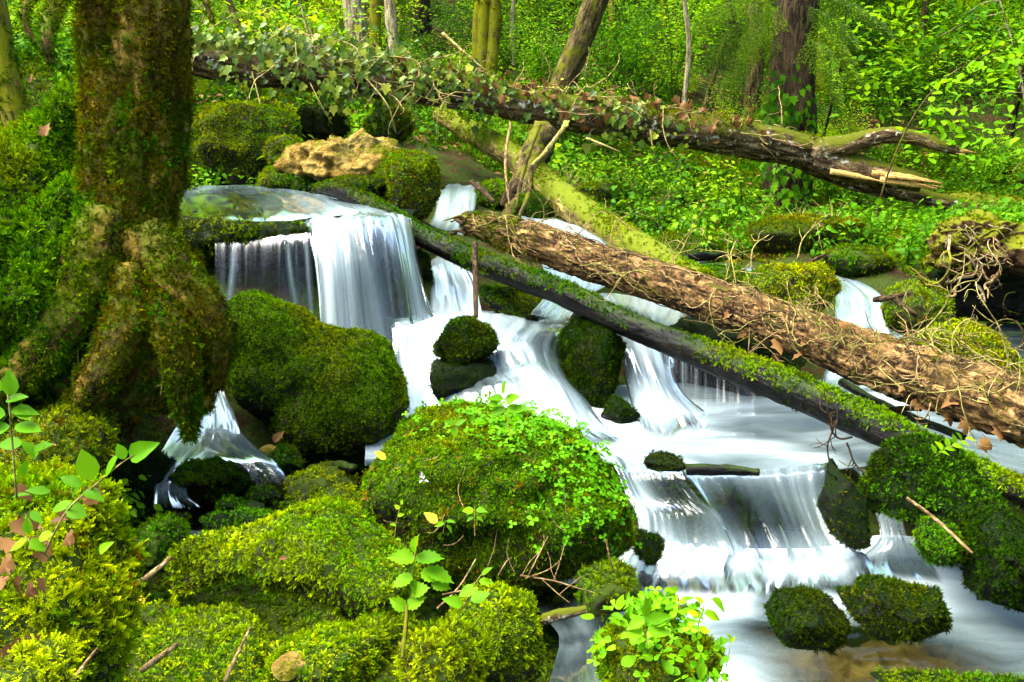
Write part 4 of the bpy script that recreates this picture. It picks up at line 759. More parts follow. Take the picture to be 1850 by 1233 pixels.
for i, (pts, rad, kinds) in enumerate([([P(262, 430, 3.72), P(318, 505, 3.64), P(372, 560, 3.62), P(398, 625, 3.66), P(392, 700, 3.72)], [.10, .085, .07, .05, .02], [('moss_trunk', 4500, .012, .03, .8), (MI, 900, .012, .026, .8)]),
        ([P(205, 400, 3.72), P(165, 500, 3.62), P(110, 590, 3.52), P(55, 660, 3.45), P(-20, 720, 3.4)], [.10, .09, .08, .06, .05], [(DP, 3200, .014, .034, .8), (MI, 1800, .012, .03, .8)]),
        ([P(235, 500, 3.66), P(228, 580, 3.58), P(190, 660, 3.52), P(150, 730, 3.5), P(120, 800, 3.5)], [.09, .08, .06, .05, .03], [('moss_trunk', 3600, .012, .03, .8), (DP, 1600, .014, .03, .8)]),
        ([P(285, 520, 3.66), P(318, 600, 3.58), P(330, 690, 3.56), P(338, 790, 3.6)], [.09, .075, .05, .015], [('moss_trunk', 3600, .014, .034, 1.0), (DP, 2000, .016, .036, 1.0)])]):
    V, F, U = tube(pts, rad, n=70, seg=28, amp=.10, lump=.4, ridge=.1, seed=30+i); me = local_mesh('root', V, F, U, LT0); attr_cover(me, np.clip(.85+fbm(V*5, 3), 0, 1)); o = link('root', me, M['bark_left'], LT)
    for (k, den, s0, s1, dr) in kinds: scatter('moss', me, MC[k], den, s0, s1, dr, parent=o)
# ------------------------------------------------------------------ fallen logs
def log(name, pts, rad, mat, label, n=260, seg=64, moss=(), **kw):
    c = np.asarray(pts).mean(0); V, F, U = tube(pts, rad, n=n, seg=seg, **kw); me = local_mesh('wood', V, F, U, c); nn = mnormals(me)
    root = empty(name, c, label, 'log'); o = link('wood', me, M[mat], root)
    for (k, den, s0, s1, dr, fn) in moss:
        m2 = local_mesh('moss', V, F, U, c); attr_cover(m2, np.clip(fn(V, nn), 0, 1)); scatter('moss', m2, MC[k], den, s0, s1, dr, parent=root)
    return root, V, nn
px_of = lambda V: 925+FPX*V[:, 0]/((V-C0)@FWD)
MAINP = [P(845, 402, 6.35), P(950, 434, 6.0), P(1100, 482, 5.6), P(1250, 530, 5.2), P(1400, 583, 4.85), P(1550, 640, 4.45), P(1700, 692, 4.05), P(1850, 742, 3.65), P(2050, 812, 3.2)]
MAIN, mV, mN = log('fallen_log', MAINP+[MAINP[-1]*2.1-MAINP[-2]*1.1], [.06, .105, .11, .105, .108, .112, .115, .118, .12, .12], 'bark_main', 'bare brown log tangled in dead ivy stems, slanting across the stream', n=420, seg=100, amp=.06, lump=.13, ridge=.17, seed=5,
    moss=[(OL, 2200, .016, .03, .5, lambda V, n: np.clip((990-px_of(V))/120, 0, 1)*(.8+fbm(V*5, 3))), (MI, 1200, .012, .022, .5, lambda V, n: np.clip((960-px_of(V))/120, 0, 1)*(n[:, 2] > .1)), (OL, 700, .010, .018, .3, lambda V, n: (n[:, 2] > .2)*(fbm(V*6+8, 3)*3-.7))])
DARKP = [P(590, 340, 6.7), P(655, 364, 6.4), P(750, 420, 6.1), P(850, 468, 5.8), P(1000, 524, 5.45), P(1140, 588, 5.1), P(1275, 643, 4.8), P(1415, 697, 4.5), P(1555, 758, 4.2), P(1700, 826, 3.85), P(1850, 892, 3.5), P(1990, 950, 3.2)]
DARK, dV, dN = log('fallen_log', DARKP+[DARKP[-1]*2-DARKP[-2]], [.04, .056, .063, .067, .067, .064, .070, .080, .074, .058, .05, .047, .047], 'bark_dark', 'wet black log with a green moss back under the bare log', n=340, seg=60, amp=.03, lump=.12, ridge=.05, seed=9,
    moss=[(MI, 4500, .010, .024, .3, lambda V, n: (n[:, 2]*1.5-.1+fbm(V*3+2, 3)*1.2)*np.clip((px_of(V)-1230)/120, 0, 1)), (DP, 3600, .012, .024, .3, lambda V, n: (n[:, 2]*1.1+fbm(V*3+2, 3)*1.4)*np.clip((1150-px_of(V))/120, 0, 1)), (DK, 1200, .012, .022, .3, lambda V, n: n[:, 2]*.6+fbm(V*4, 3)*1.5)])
YEL, yV, yN = log('fallen_log', [P(795, 205, 9.5), P(850, 238, 9.2), P(930, 285, 8.7), P(1000, 345, 8.2), P(1080, 405, 7.6), P(1170, 462, 7.0), P(1270, 525, 6.4)], [.085, .105, .11, .12, .125, .12, .115], 'bark_yellow', 'yellow-green mossy log slanting down behind the bare log', n=220, seg=48, amp=.02, lump=.1, ridge=.03, seed=12,
    moss=[(MI, 1300, .016, .028, .3, lambda V, n: n[:, 2]*.9-.3+fbm(V*2.5, 3)*1.8), (OL, 900, .014, .024, .4, lambda V, n: fbm(V*3+5, 3)*2)])
IVP = [P(230, 70, 8.1), P(330, 98, 8.2), P(450, 120, 8.35), P(600, 132, 8.5), P(720, 152, 8.6), P(850, 170, 8.75), P(1000, 200, 8.95), P(1150, 222, 9.1), P(1300, 245, 9.25), P(1420, 265, 9.4), P(1500, 287, 9.5)]
IVL, iV, iN = log('fallen_log', IVP, [.13, .15, .16, .16, .155, .15, .16, .165, .165, .165, .17], 'bark_ivy', 'long ivy-covered log high across the stream with broken forked ends', n=320, seg=48, amp=.04, lump=.12, ridge=.08, seed=15,
    moss=[(OL, 1200, .018, .03, .4, lambda V, n: (n[:, 2]*.6-.3+fbm(V*2, 3)*2)*(px_of(V) > 1150)), (MI, 800, .016, .03, .3, lambda V, n: (n[:, 2]*.6-.4+fbm(V*2, 3)*2))])
def part_tube(root, name, pts, rad, mat, label=None, **kw):
    c = np.array(root.location); V, F, U = tube(pts, rad, **kw); o = link(name, local_mesh(name, V, F, U, c), M[mat], root, label); return o
part_tube(IVL, 'limb', [P(1465, 275, 9.4), P(1530, 262, 9.3), P(1600, 245, 9.2), P(1655, 250, 9.1), P(1715, 268, 9.0), P(1745, 276, 9.0)], [.12, .095, .075, .065, .05, .035], 'bark_ivy', n=90, seg=28, amp=.05, lump=.2, ridge=.08, seed=2)
part_tube(IVL, 'limb', [P(1470, 285, 9.45), P(1550, 305, 9.4), P(1620, 322, 9.3), P(1665, 332, 9.25)], [.15, .13, .10, .085], 'bark_ivy', n=70, seg=28, amp=.05, lump=.15, ridge=.08, seed=4)
part_tube(IVL, 'limb', [P(1455, 290, 9.6), P(1540, 325, 9.6), P(1650, 352, 9.5), P(1750, 375, 9.4)], [.11, .095, .075, .065], 'bark_ivy', n=70, seg=24, amp=.05, lump=.15, ridge=.06, seed=6)
for k, (a, b, r) in enumerate([((1575, 312, 9.28), (1705, 332, 9.1), .035), ((1590, 325, 9.25), (1695, 342, 9.1), .035), ((1600, 318, 9.2), (1690, 330, 9.05), .028), ((1610, 332, 9.25), (1706, 338, 9.15), .02), ((1720, 272, 8.98), (1766, 277, 8.95), .02), ((1725, 276, 8.98), (1755, 286, 8.95), .012), ((1500, 310, 9.3), (1600, 330, 9.2), .03)]):
    m = tuple((x+y)/2 for x, y in zip(a, b)); part_tube(IVL, 'splinter', [P(*a), P(m[0], m[1]-1, m[2]), P(*b)], [r, r*.9, r*.15], 'wood_raw', 'raw splintered yellow wood at the break', n=20, seg=7, amp=.2, ridge=.2, seed=k)
# support stump and poles under the ivy log
ST = empty('broken_stump', P(940, 380, 8.4), 'broken leaning stump propping the ivy log above the stream', 'stump')
part_tube(ST, 'trunk', [P(930, 400, 8.3), P(940, 350, 8.35), P(962, 290, 8.45), P(985, 235, 8.6)], [.10, .11, .12, .10], 'bark_bg', n=60, seg=24, amp=.10, lump=.35, ridge=.25, seed=3)
part_tube(ST, 'root', [P(915, 375, 8.3), P(925, 350, 8.3), P(945, 320, 8.35)], [.05, .07, .05], 'twig_dark', n=20, seg=10, lump=.3)
for a, b, c_, r, m, lb in [((923, 222, 8.2), (913, 290, 8.0), (920, 372, 7.9), .012, 'twig', 'thin straight pale stick left of the stump'), ((975, 225, 8.2), (948, 300, 8.0), (932, 380, 7.9), .018, 'bark_bg', 'leaning grey-brown pole across the front of the stump'), ((960, 300, 8.0), (955, 350, 7.9), (938, 392, 7.8), .020, 'bark_bg', 'short mossy pole crossing the yellow log'),
                           ((1020, 230, 8.4), (985, 275, 8.3), (960, 300, 8.2), .020, 'twig_green', 'mossy stick leaning right of the stump'), ((852, 328, 7.9), (875, 348, 7.8), (893, 365, 7.7), .022, 'twig_dark', 'dark stick poking out of the far stream'), ((858, 440, 5.6), (859, 500, 5.45), (860, 572, 5.2), .017, 'twig_dark', 'wet dark stick standing upright on the mossy rock in the cascade'),
                           ((740, 458, 6.3), (780, 436, 6.4), (825, 420, 6.5), .016, 'twig_dark', 'dark stick lying behind the mossy log near the curtain'), ((1580, 542, 5.6), (1610, 538, 5.5), (1645, 530, 5.45), .016, 'twig_dark', 'dark broken stick over the far waterfall'), ((1615, 540, 5.5), (1640, 560, 5.4), (1658, 572, 5.4), .016, 'twig_dark', 'short dark stick hanging from the mossy block'),
                           ((985, 1118, 2.95), (1015, 1110, 2.9), (1060, 1102, 2.9), .018, 'bark_ivy', 'flat piece of driftwood in the runnel at the bottom'), ((1190, 1105, 2.75), (1220, 1100, 2.7), (1258, 1104, 2.7), .013, 'twig_dark', 'dark broken stick at the edge of the rapids'), ((235, 1062, 2.6), (270, 1040, 2.7), (308, 1008, 2.8), .008, 'twig', 'pale twig against the bright moss mound'), ((258, 1210, 2.1), (285, 1190, 2.2), (320, 1165, 2.3), .007, 'twig', 'pale twig at the bottom left on dark moss'),
                           ((405, 1233, 2.0), (425, 1190, 2.05), (452, 1135, 2.15), .004, 'twig', 'thin reddish twig standing at the bottom'), ((128, 1233, 1.45), (150, 1205, 1.5), (176, 1172, 1.5), .003, 'twig', 'thin twig on the near yellow moss bank'), ((1638, 900, 3.4), (1690, 938, 3.35), (1757, 1000, 3.25), .006, 'twig', 'pale twig leaning over the big dark boulder'),
                           ((1095, 975, 3.0), (1100, 1000, 3.0), (1110, 1040, 3.05), .003, 'twig', 'fine twig hanging from the clover boulder'), ((1240, 848, 3.98), (1310, 850, 3.95), (1372, 854, 3.9), .022, 'bark_dark', 'mossy stick lodged at the lip of the lower fall'), ((735, 1095, 2.15), (732, 1140, 2.12), (727, 1190, 2.1), .005, 'root_wood', 'short reddish stick below the nettle sprig'),
                           ((1520, 690, 4.9), (1600, 735, 4.6), (1740, 790, 4.0), .022, 'bark_dark', 'thin dark branch under the bare log at the right'), ((1590, 745, 4.5), (1630, 738, 4.45), (1665, 740, 4.4), .013, 'twig_dark', 'short dark stick under the bare log over white water'),
                           ((1215, 470, 7.5), (1290, 462, 7.6), (1340, 466, 7.7), .035, 'bark_dark', 'dark mossy branch lying in the shallow stream'), ((1450, 480, 7.0), (1475, 468, 7.1), (1495, 458, 7.2), .014, 'twig_dark', 'brown stick on the far bank'), ((640, 848, 3.75), (605, 842, 3.85), (560, 846, 3.95), .02, 'bark_dark', 'wet dark wood piece left of the clover boulder')]:
    c = np.array(b); pts = [P(*a), P(*b), P(*c_)]; ct = P(*b); V, F, U = tube(pts, [r, r, r*.7], n=30, seg=9, lump=.25, amp=.08, seed=int(a[0]))
    o = link('stick', local_mesh('stick', V, F, U, ct), M[m], None, lb, 'stick'); o.location = ct
# rotten root plate at the right edge, and the log behind it
RP = rock('rotten_stump', [(1780, 425, 5.9, 85, 42, .28), (1830, 460, 5.8, 60, 60, .28), (1720, 455, 5.85, 40, 32, .18)], 'root_wood', 'rotten mossy root plate at the right edge', cat='stump', rough=.34, freq=6, fac=.6, cuts=0, sub=6, moss=[(OL, 1300, .016, .03, .5), (BR, 500, .014, .024, .5)], cov=(.0, .5, 1.2))
rock('mossy_boulder', [(1770, 520, 6.1, 110, 55, .3)], 'rock_wet', 'black earth hollow under the rotten root plate', cat='earth bank', moss=[(DK, 500, .016, .026, .5)], cov=(.1, .4, .8))  # solid near-black blob, the hollow's shade put into its colour
log('fallen_log', [P(1690, 362, 10.5), P(1760, 366, 10.2), P(1850, 378, 9.9), P(1990, 392, 9.6)], [.07, .10, .11, .11], 'bark_yellow', 'mossy log lying behind the root plate at the right edge', n=60, seg=24, lump=.15, amp=.04, seed=7, moss=[(OL, 1200, .018, .03, .3, lambda V, n: n[:, 2]*.9+fbm(V*2, 3))])

# ------------------------------------------------------------------ trees behind
def hit(px_, py_, d0=6.0):              # where the ray meets the ground
    r = ray(px_, py_); t = np.arange(d0, 60, .05); X = C0+r*t[:, None]; g = ground_z(X[:, :2]); k = np.argmax(X[:, 2] < g); return X[k], t[k]
def crown_mesh(name, centers, rad, n, size, base=LEAF_DIA):
    centers = np.asarray(centers); k = rng.integers(len(centers), size=n); v = rdirs(n)*(rng.random(n)[:, None]**.5)*rad; v[:, 2] *= .45
    pos = centers[k]+v; d = rdirs(n); d[:, 2] = d[:, 2]*.35-.25; up = rdirs(n)*.55+[0, 0, 1]
    return leaves_mesh(name, base, pos, basis(d, up), size*(.6+.8*rng.random(n)))
def bgtree(label, base, d, top, w, mat, H=8.0, crown='leaf_bg', name='tree', ncrown=1100, limbs=5, moss=None, stems=None, lump=.15, group=None, cr=1.1):
    b = P(base[0], base[1], d); gz_ = ground_z([[b[0], b[1]]])[0]
    r = w*d/FPX/2; root = empty(name, (b[0], b[1], min(gz_, b[2])), label, 'tree', group); c = np.array(root.location); tops = []
    for (bx, tx, ww) in (stems or [(base[0], top[0], w)]):
        b2 = P(bx, base[1], d); t2 = P(tx, top[1], d); dirv = (t2-b2)/max(t2[2]-b2[2], .2); dirv[1] = 0; r2 = ww*d/FPX/2
        hs = np.array([-.4, 0.0, .3, 1.0, 2.0, H*.6, H]); pts = [np.array([b2[0], b2[1], c[2]])+dirv*[1, 1, 0]*(h+(c[2]-b2[2]))+[0, 0, h] for h in hs]
        for p_, s_ in zip(pts[4:], rng.normal(size=(3, 2))*.15): p_[:2] += s_
        V, F, U = tube(pts, [r2*1.5, r2*1.3, r2*1.08, r2, r2*.93, r2*.7, r2*.25], n=110, seg=26, amp=.04, lump=lump, ridge=.06, seed=base[0]*.1)
        me = local_mesh('trunk', V, F, U, c); o = link('trunk', me, M[mat], root)
        if moss:
            m2 = local_mesh('moss', V, F, U, c); attr_cover(m2, np.clip(moss[3]+fbm(V*2.5, 3)*1.8, 0, 1)*(V[:, 2] < 5.5)); scatter('moss', m2, MC[moss[0]], moss[1], moss[2]*.7, moss[2]*1.2, .5, parent=root)
        for k in range(limbs):
            h = H*(.55+.42*k/max(limbs-1, 1)); i = np.interp(h, hs, np.arange(len(hs))); p0 = catmull(pts, 61)[int(i*10)]; a = rng.uniform(0, 6.28); L = rng.uniform(1.0, 2.0)*(1.3-h/H*.6)
            dd = np.array([math.cos(a), math.sin(a), .35]); q = p0+dd*L; part_tube(root, 'limb', [p0, p0+dd*L*.5+[0, 0, .12], q], [r2*.35, r2*.25, r2*.08], mat, n=14, seg=6); tops += [q, p0+dd*L*.6]
        tops.append(pts[-1])
    cm = crown_mesh('crown', np.array(tops)-c, cr, ncrown, .085); link('crown', cm, M[crown], root)
    return root
bgtree('tall pale trunk with ivy behind the ivy log, left of its slim neighbour', (648, 112), 12.5, (640, -40), 40, 'bark_pale')
bgtree('thin mossy stem between two pale trunks behind the ivy log', (678, 108), 12.0, (682, -40), 20, 'bark_bgmoss')
bgtree('slim pale straight trunk rising behind the ivy log', (714, 112), 11.5, (703, -40), 19, 'bark_pale')
bgtree('dark shaggy mossy trunk beyond the ivy log with hanging moss', (763, 95), 14, (760, -40), 36, 'bark_spruce', moss=(MI, 700, .05, -.1))
bgtree('double-stemmed yellow mossy tree behind the middle of the ivy log', (880, 140), 12, (884, -40), 50, 'bark_bgmoss', stems=[(868, 878, 24), (884, 899, 24), (860, 868, 16)], moss=(OL, 500, .04, -.1))
bgtree('mossy trunk leaning to the right behind the ivy log', (1008, 175), 11, (1088, -30), 46, 'bark_bg', moss=(OL, 500, .035, -.2))
SPR = bgtree('big dark spruce trunk hung with ivy behind the broken ends', (1415, 400), 10.6, (1432, -40), 82, 'bark_spruce', H=10, crown='needle', name='spruce_tree', lump=.1, ncrown=1200)
bgtree('slender brown trunk left of the big spruce', (1357, 225), 13, (1362, -40), 28, 'bark_bg')
bgtree('thin dark trunk behind the slender brown one', (1330, 222), 14.5, (1335, -40), 14, 'bark_spruce')
bgtree('yellowish mossy stem just right of the big spruce', (1476, 250), 14, (1474, -40), 16, 'bark_bgmoss')
bgtree('dark thin spruce trunk near the right edge', (1815, 360), 12.5, (1813, -40), 14, 'bark_spruce', crown='needle', name='spruce_tree')
bgtree('mossy trunk at the left edge behind the moss bank', (28, 200), 6.5, (-5, -40), 46, 'bark_bgmoss', moss=(DP, 900, .03, .2), H=6)
bgtree('thin mossy sapling trunk leaning left of the pale trunks', (600, 90), 13, (572, -40), 12, 'bark_bgmoss', H=6, limbs=3, ncrown=900)
bgtree('slim crooked stem above the left part of the ivy log', (440, 70), 11, (398, -40), 10, 'bark_bg', H=5, limbs=3, ncrown=900)
bgtree('thin pale stem left of the leaning mossy trunk', (928, 150), 13.5, (927, -40), 7, 'bark_pale', H=5, limbs=3, ncrown=800)
bgtree('thin pale sapling between the leaning trunk and the spruce', (1236, 190), 12.5, (1246, -40), 9, 'bark_pale', H=5, limbs=3, ncrown=800)
bgtree('thin slanting sapling right of the pale sapling', (1270, 205), 13, (1330, -40), 8, 'bark_bg', H=5, limbs=3, ncrown=800)
bgtree('yellow mossy sapling behind the leaning trunk', (1100, 170), 14.5, (1108, -40), 16, 'bark_bgmoss', H=6, limbs=3, ncrown=900)
bgtree('dark trunk far up the slope between the mossy trunks', (803, 70), 19, (800, -40), 22, 'bark_spruce', H=8)
bgtree('dark trunk far up the slope right of the leaning trunk', (1150, 110), 20, (1160, -40), 26, 'bark_spruce', H=8)
bgtree('mossy trunk far up the slope at the top left', (520, 40), 17, (515, -60), 22, 'bark_bgmoss', H=8)
bgtree('slim trunk in the thicket right of the spruce', (1640, 250), 15, (1655, -40), 12, 'bark_bg', H=6)

for bx, by, d_, tx, w_, m_, lb in [(350, 60, 14, 345, 14, 'bark_bgmoss', 'slim mossy trunk just right of the big left tree'), (470, 50, 18, 476, 16, 'bark_bg', 'slim brown trunk far behind the left end of the ivy log'), (835, 100, 17, 842, 10, 'bark_bgmoss', 'very thin mossy stem left of the double tree'), (965, 120, 18, 958, 14, 'bark_spruce', 'thin dark trunk between the double tree and the leaning trunk'), (1195, 150, 16, 1200, 12, 'bark_bgmoss', 'thin mossy stem right of the leaning trunk'), (1300, 180, 17, 1296, 16, 'bark_spruce', 'dark slim trunk in the shade left of the spruce'), (1545, 230, 16, 1552, 12, 'bark_spruce', 'thin dark stem in the thicket beside the big spruce'), (1720, 260, 17, 1716, 16, 'bark_bg', 'brown slim trunk behind the young beech leaves')]:
    bgtree(lb, (bx, by), d_, (tx, -40), w_, m_, H=7, limbs=3, ncrown=500)
# ------------------------------------------------------------------ undergrowth
def bush_mesh(seed, h, r, n, size, nst=6, base=LEAF_DIA, flat=.5):
    g = np.random.default_rng(seed); parts = []; pos = []; dr = []
    for k in range(nst):
        a = g.uniform(0, 6.28); t = np.array([math.cos(a)*r*g.uniform(.3, 1), math.sin(a)*r*g.uniform(.3, 1), h*g.uniform(.6, 1.05)])
        pts = np.array([[0, 0, -.05], t*[.35, .35, .5]+g.normal(size=3)*.03, t]); C = catmull(pts, 12)
        parts.append(tube(pts, [.008, .005, .002], n=6, seg=4, caps=False))
        m = n//nst; i = g.integers(3, 12, m); o = g.normal(size=(m, 3))*[.11, .11, .06]*(h/1.0+.25); pos.append(C[i]+o); dr.append(o+t*.2*[1, 1, 0])
    pos = np.vstack(pos); d = np.vstack(dr)+g.normal(size=(len(pos), 3))*.05; d[:, 2] = d[:, 2]*.4-.02
    V, F = merge_leaves(base, pos, basis(d, g.normal(size=(len(pos), 3))*flat+[0, 0, 1]), size*(.6+.8*g.random(len(pos))))
    sv, sf, _ = join(parts)
    rn = np.concatenate([np.repeat(g.random(len(pos)), len(base[0])), np.zeros(len(sv))])
    return new_mesh('bush', np.vstack([V, sv]), [F]+[f+len(V) for f in sf], attrs={'rnd': rn}, smooth=False)
def sapling_mesh(seed, H, n, size):
    g = np.random.default_rng(seed); parts = [tube([[0, 0, -.2], [.05, 0, H*.5], [g.normal()*.2, g.normal()*.2, H]], [.022, .016, .004], n=10, seg=5, caps=False)]; pos = []; dr = []
    nb = 16; m = n//nb
    for k in range(nb):
        z0 = H*(.12+.85*k/nb); a = g.uniform(0, 6.28); L = g.uniform(.5, 1.1)*(1.1-.6*k/nb); e = np.array([math.cos(a), math.sin(a), g.uniform(-.05, .3)])
        p0 = np.array([0, 0, z0]); parts.append(tube([p0, p0+e*L*.5+[0, 0, .04], p0+e*L], [.008, .005, .002], n=5, seg=4, caps=False))
        t = g.uniform(.2, 1.05, m); sd = np.array([-e[1], e[0], 0]); w = g.normal(size=m)*.16*(1.1-t*.6); pos.append(p0+e*L*t[:, None]+sd*w[:, None]+g.normal(size=(m, 3))*[.02, .02, .035]); dr.append(sd*np.sign(w)[:, None]*.6+e*.6)
    pos = np.vstack(pos); d = np.vstack(dr)+g.normal(size=(len(pos), 3))*.25; d[:, 2] -= .15
    V, F = merge_leaves(LEAF_DIA, pos, basis(d, g.normal(size=(len(pos), 3))*.25+[0, 0, 1]), size*(.6+.7*g.random(len(pos))))
    sv, sf, _ = join(parts)
    return new_mesh('sapling', np.vstack([V, sv]), [F]+[f+len(V) for f in sf], attrs={'rnd': np.concatenate([np.repeat(g.random(len(pos)), 4), np.zeros(len(sv))])}, smooth=False)
CB = src_collection('bush', [bush_mesh(s, 1.0, .6, 620, .048) for s in range(3)], M['leaf_bg'])
CBY = src_collection('bush_yellow', [bush_mesh(10+s, .9, .55, 560, .046) for s in range(3)], M['leaf_bgy'])
CBD = src_collection('bush_deep', [bush_mesh(20+s, .8, .55, 520, .046) for s in range(3)], M['leaf_deep'])
CS = src_collection('sapling', [sapling_mesh(s, 4.2, 1900, .068) for s in range(3)], M['leaf_bg'])
CSY = src_collection('sapling_yellow', [sapling_mesh(10+s, 3.6, 1700, .064) for s in range(3)], M['leaf_bgy'])
CH = src_collection('herb', [bush_mesh(30+s, .22, .13, 42, .045, 5, LEAF_OVATE) for s in range(4)], M['leaf_herb'])
CHD = src_collection('herb_deep', [bush_mesh(35+s, .18, .13, 40, .04, 5, LEAF_IVY) for s in range(3)], M['leaf_deep'])
def grass_mesh(seed):
    g = np.random.default_rng(seed); V, F = [], []
    for k in range(16):
        a = g.uniform(0, 6.28); L = g.uniform(.15, .34); sp = g.uniform(.2, .9); pts = [np.array([math.cos(a)*sp*L*t*t*1.1, math.sin(a)*sp*L*t*t*1.1, L*(t-.55*sp*t*t)]) for t in (0, .4, .75, 1)]
        s = np.array([-math.sin(a), math.cos(a), 0])*.0035; i = len(V)
        for j, p in enumerate(pts): V += [p-s*(1-j/3.2), p+s*(1-j/3.2)]
        F += [[i+2*j, i+2*j+1, i+2*j+3, i+2*j+2] for j in range(3)]
    return new_mesh('grass', np.array(V), np.array(F), attrs={'rnd': np.repeat(g.random(16), 8)}, smooth=False)
CG = src_collection('grass', [grass_mesh(s) for s in range(3)], M['grass'])
def litter_mesh(seed, n, base, s): 
    g = np.random.default_rng(seed); d = g.normal(size=(n, 3))*[1, 1, .25]; return leaves_mesh('litter', base, g.normal(size=(n, 3))*[.05, .05, .006]+[0, 0, .008], basis(d, g.normal(size=(n, 3))*.35+[0, 0, 1]), s*(.6+.7*g.random(n)))
CL = src_collection('litter', [litter_mesh(s, 4, LEAF_OVATE, .06) for s in range(3)], M['leaf_dry'])
X_, Y_ = gxy[:, 0], gxy[:, 1]
fr = (np.abs(X_) < .66*Y_+2.5)*(Y_ > 0)
n_a, n_b, n_c = fbm(q3*.5+1, 3), fbm(q3*.45+8, 3), fbm(q3*.6+15, 3)
behind = np.clip((Y_-9.9-1.6*np.clip(X_/2, 0, 1))/.8, 0, 1)*fr*(Y_ < 34)
def grow(name, cover, coll, den, a, b, up, lab, cat, droop=0.0): scatter(name, sub_ground(name, np.clip(cover, 0, 1)), coll, den, a, b, droop, up, label=lab, cat=cat)
far2 = np.clip((Y_-13)/1.0, 0, 1)
grow('undergrowth', behind*(.55+1.3*n_a)*far2, CB, 2.2, .8, 1.5, .8, 'mass of fresh green bushes covering the slope behind', 'undergrowth')
grow('undergrowth', behind*(.25+1.5*n_b)*far2, CBY, 1.7, .8, 1.4, .8, 'yellow-green bushes scattered over the slope behind', 'undergrowth')
grow('undergrowth', behind*(.5+1.5*n_c)*far2, CBD, 3.0, .7, 1.3, .8, 'darker green bushes on the slope behind', 'undergrowth')
grow('undergrowth', behind*(1-far2)*(.4+1.5*n_a), CB, 4.0, .35, .65, .8, 'small fresh bushes behind the ivy log', 'undergrowth')
grow('undergrowth', behind*(1-far2)*(.4+1.5*n_b), CBY, 4.0, .35, .65, .8, 'small yellow-green bushes behind the ivy log', 'undergrowth')
grow('thicket', behind*np.clip((Y_-15)/1, 0, 1)*(.5+1.2*n_b), CS, .45, .8, 1.4, .95, 'thicket of leafy saplings on the slope behind', 'thicket')
CSD = src_collection('sapling_deep', [sapling_mesh(70+s, 3.8, 1700, .064) for s in range(2)], M['leaf_deep'])  # dark leaf colour stands in for shaded gaps in the thicket
grow('thicket', behind*np.clip((Y_-14)/1, 0, 1)*(.4+1.4*n_a), CSD, .35, .8, 1.4, .95, 'shaded dark green saplings among the thicket on the slope', 'thicket')
grow('thicket', behind*np.clip((Y_-15)/1, 0, 1)*(.4+1.2*n_c), CSY, .40, .8, 1.4, .95, 'yellow-green saplings among the thicket on the slope', 'thicket')
nb = bank*fr*(Y_ > 5.5)*(Y_ < 15)*((X_ > .1) | (Y_ > 7.7) | (X_ < -2.4))
grow('herbs', nb*(.15+1.9*n_a)*np.where((X_ > .3)*(Y_ < 10.5), .35, 1), CH, 26, .6, 1.2, .6, 'low green herbs on the banks', 'herbs')
grow('herbs', nb*(.3+1.7*n_c), CHD, 24, .7, 1.4, .6, 'dark ivy and bramble leaves on the banks', 'herbs')
grow('grass', nb*np.clip(n_b*2, 0, 1)*(X_ > 0)*(Y_ < 10), CG, 26, .8, 1.4, .7, 'dry grass tufts on the right bank', 'grass')
grow('leaf_litter', nb*(.5+1.2*n_b), CL, 45, .8, 1.3, 0, 'brown fallen leaves strewn over the right bank', 'leaf litter')
grow('ground_moss', nearbank*np.clip(mossn*(Y_ > 4.5), 0, 1), MC[DP], 1100, .03, .055, 0, 'green moss carpet over the banks', 'moss', .2)
grow('ground_moss', nearbank*np.clip(.3+1.6*n_a, 0, 1)*(Y_ > 5), MC[OL], 500, .03, .05, 0, 'olive moss patches over the banks', 'moss', .2)
grow('ground_moss', np.clip(bank+.5, 0, 1)*(Y_ > 1.5)*(Y_ < 4.5)*(X_ < .9)*(X_ > -2.6), MC[DP], 1500, .018, .03, 0, 'dark green moss between the foreground mounds', 'moss', .2)

# unseen wood on both sides, added to block low sky light
RD = np.hypot(X_, Y_-3); side = (~(np.abs(X_) < .62*Y_+1.5))*np.clip((RD-5.5-5.0*(X_ < 0))/1.5, 0, 1)*(RD < 17)*(Y_ > 2.5)
CSB = src_collection('tall_sapling', [sapling_mesh(50+s, 4.6, 900, .15) for s in range(2)], M['leaf_bg'])
grow('thicket', side.astype(float), CSB, .42, 1.2, 2.0, .97, 'leafy wood around the clearing on either side of the stream', 'thicket')
grow('undergrowth', side*.8, CB, .9, 1.2, 2.2, .85, 'bushes at the edge of the wood on either side', 'undergrowth')

near = bank*((X_ > 2.3) | (X_ < -1.5))*(Y_ > -.3)*(Y_ < 6.5)*(np.abs(X_) < 6.5)
grow('herbs', near*(.5+1.3*n_a), CH, 16, .7, 1.3, .6, 'low green herbs on the banks beside the rapids', 'herbs')
grow('ground_moss', near*(.7+n_c), MC[DP], 600, .03, .055, 0, 'deep green moss on the banks beside the rapids', 'moss', .2)
grow('leaf_litter', near*(.5+n_b), CL, 18, .8, 1.3, 0, 'fallen leaves on the banks beside the rapids', 'leaf litter')

fill = bank*fr*(Y_ > 8.4)*(Y_ < 13.5)*np.where(X_ > .8, .35, 1)
grow('herbs', fill*(.5+1.4*n_b), CH, 12, .7, 1.5, .6, 'low fresh herbs around the yellow log and behind the ivy log', 'herbs')
grow('herbs', fill*(.5+1.4*n_a), CHD, 12, .7, 1.5, .6, 'dark leaved herbs around the yellow log and behind the ivy log', 'herbs')

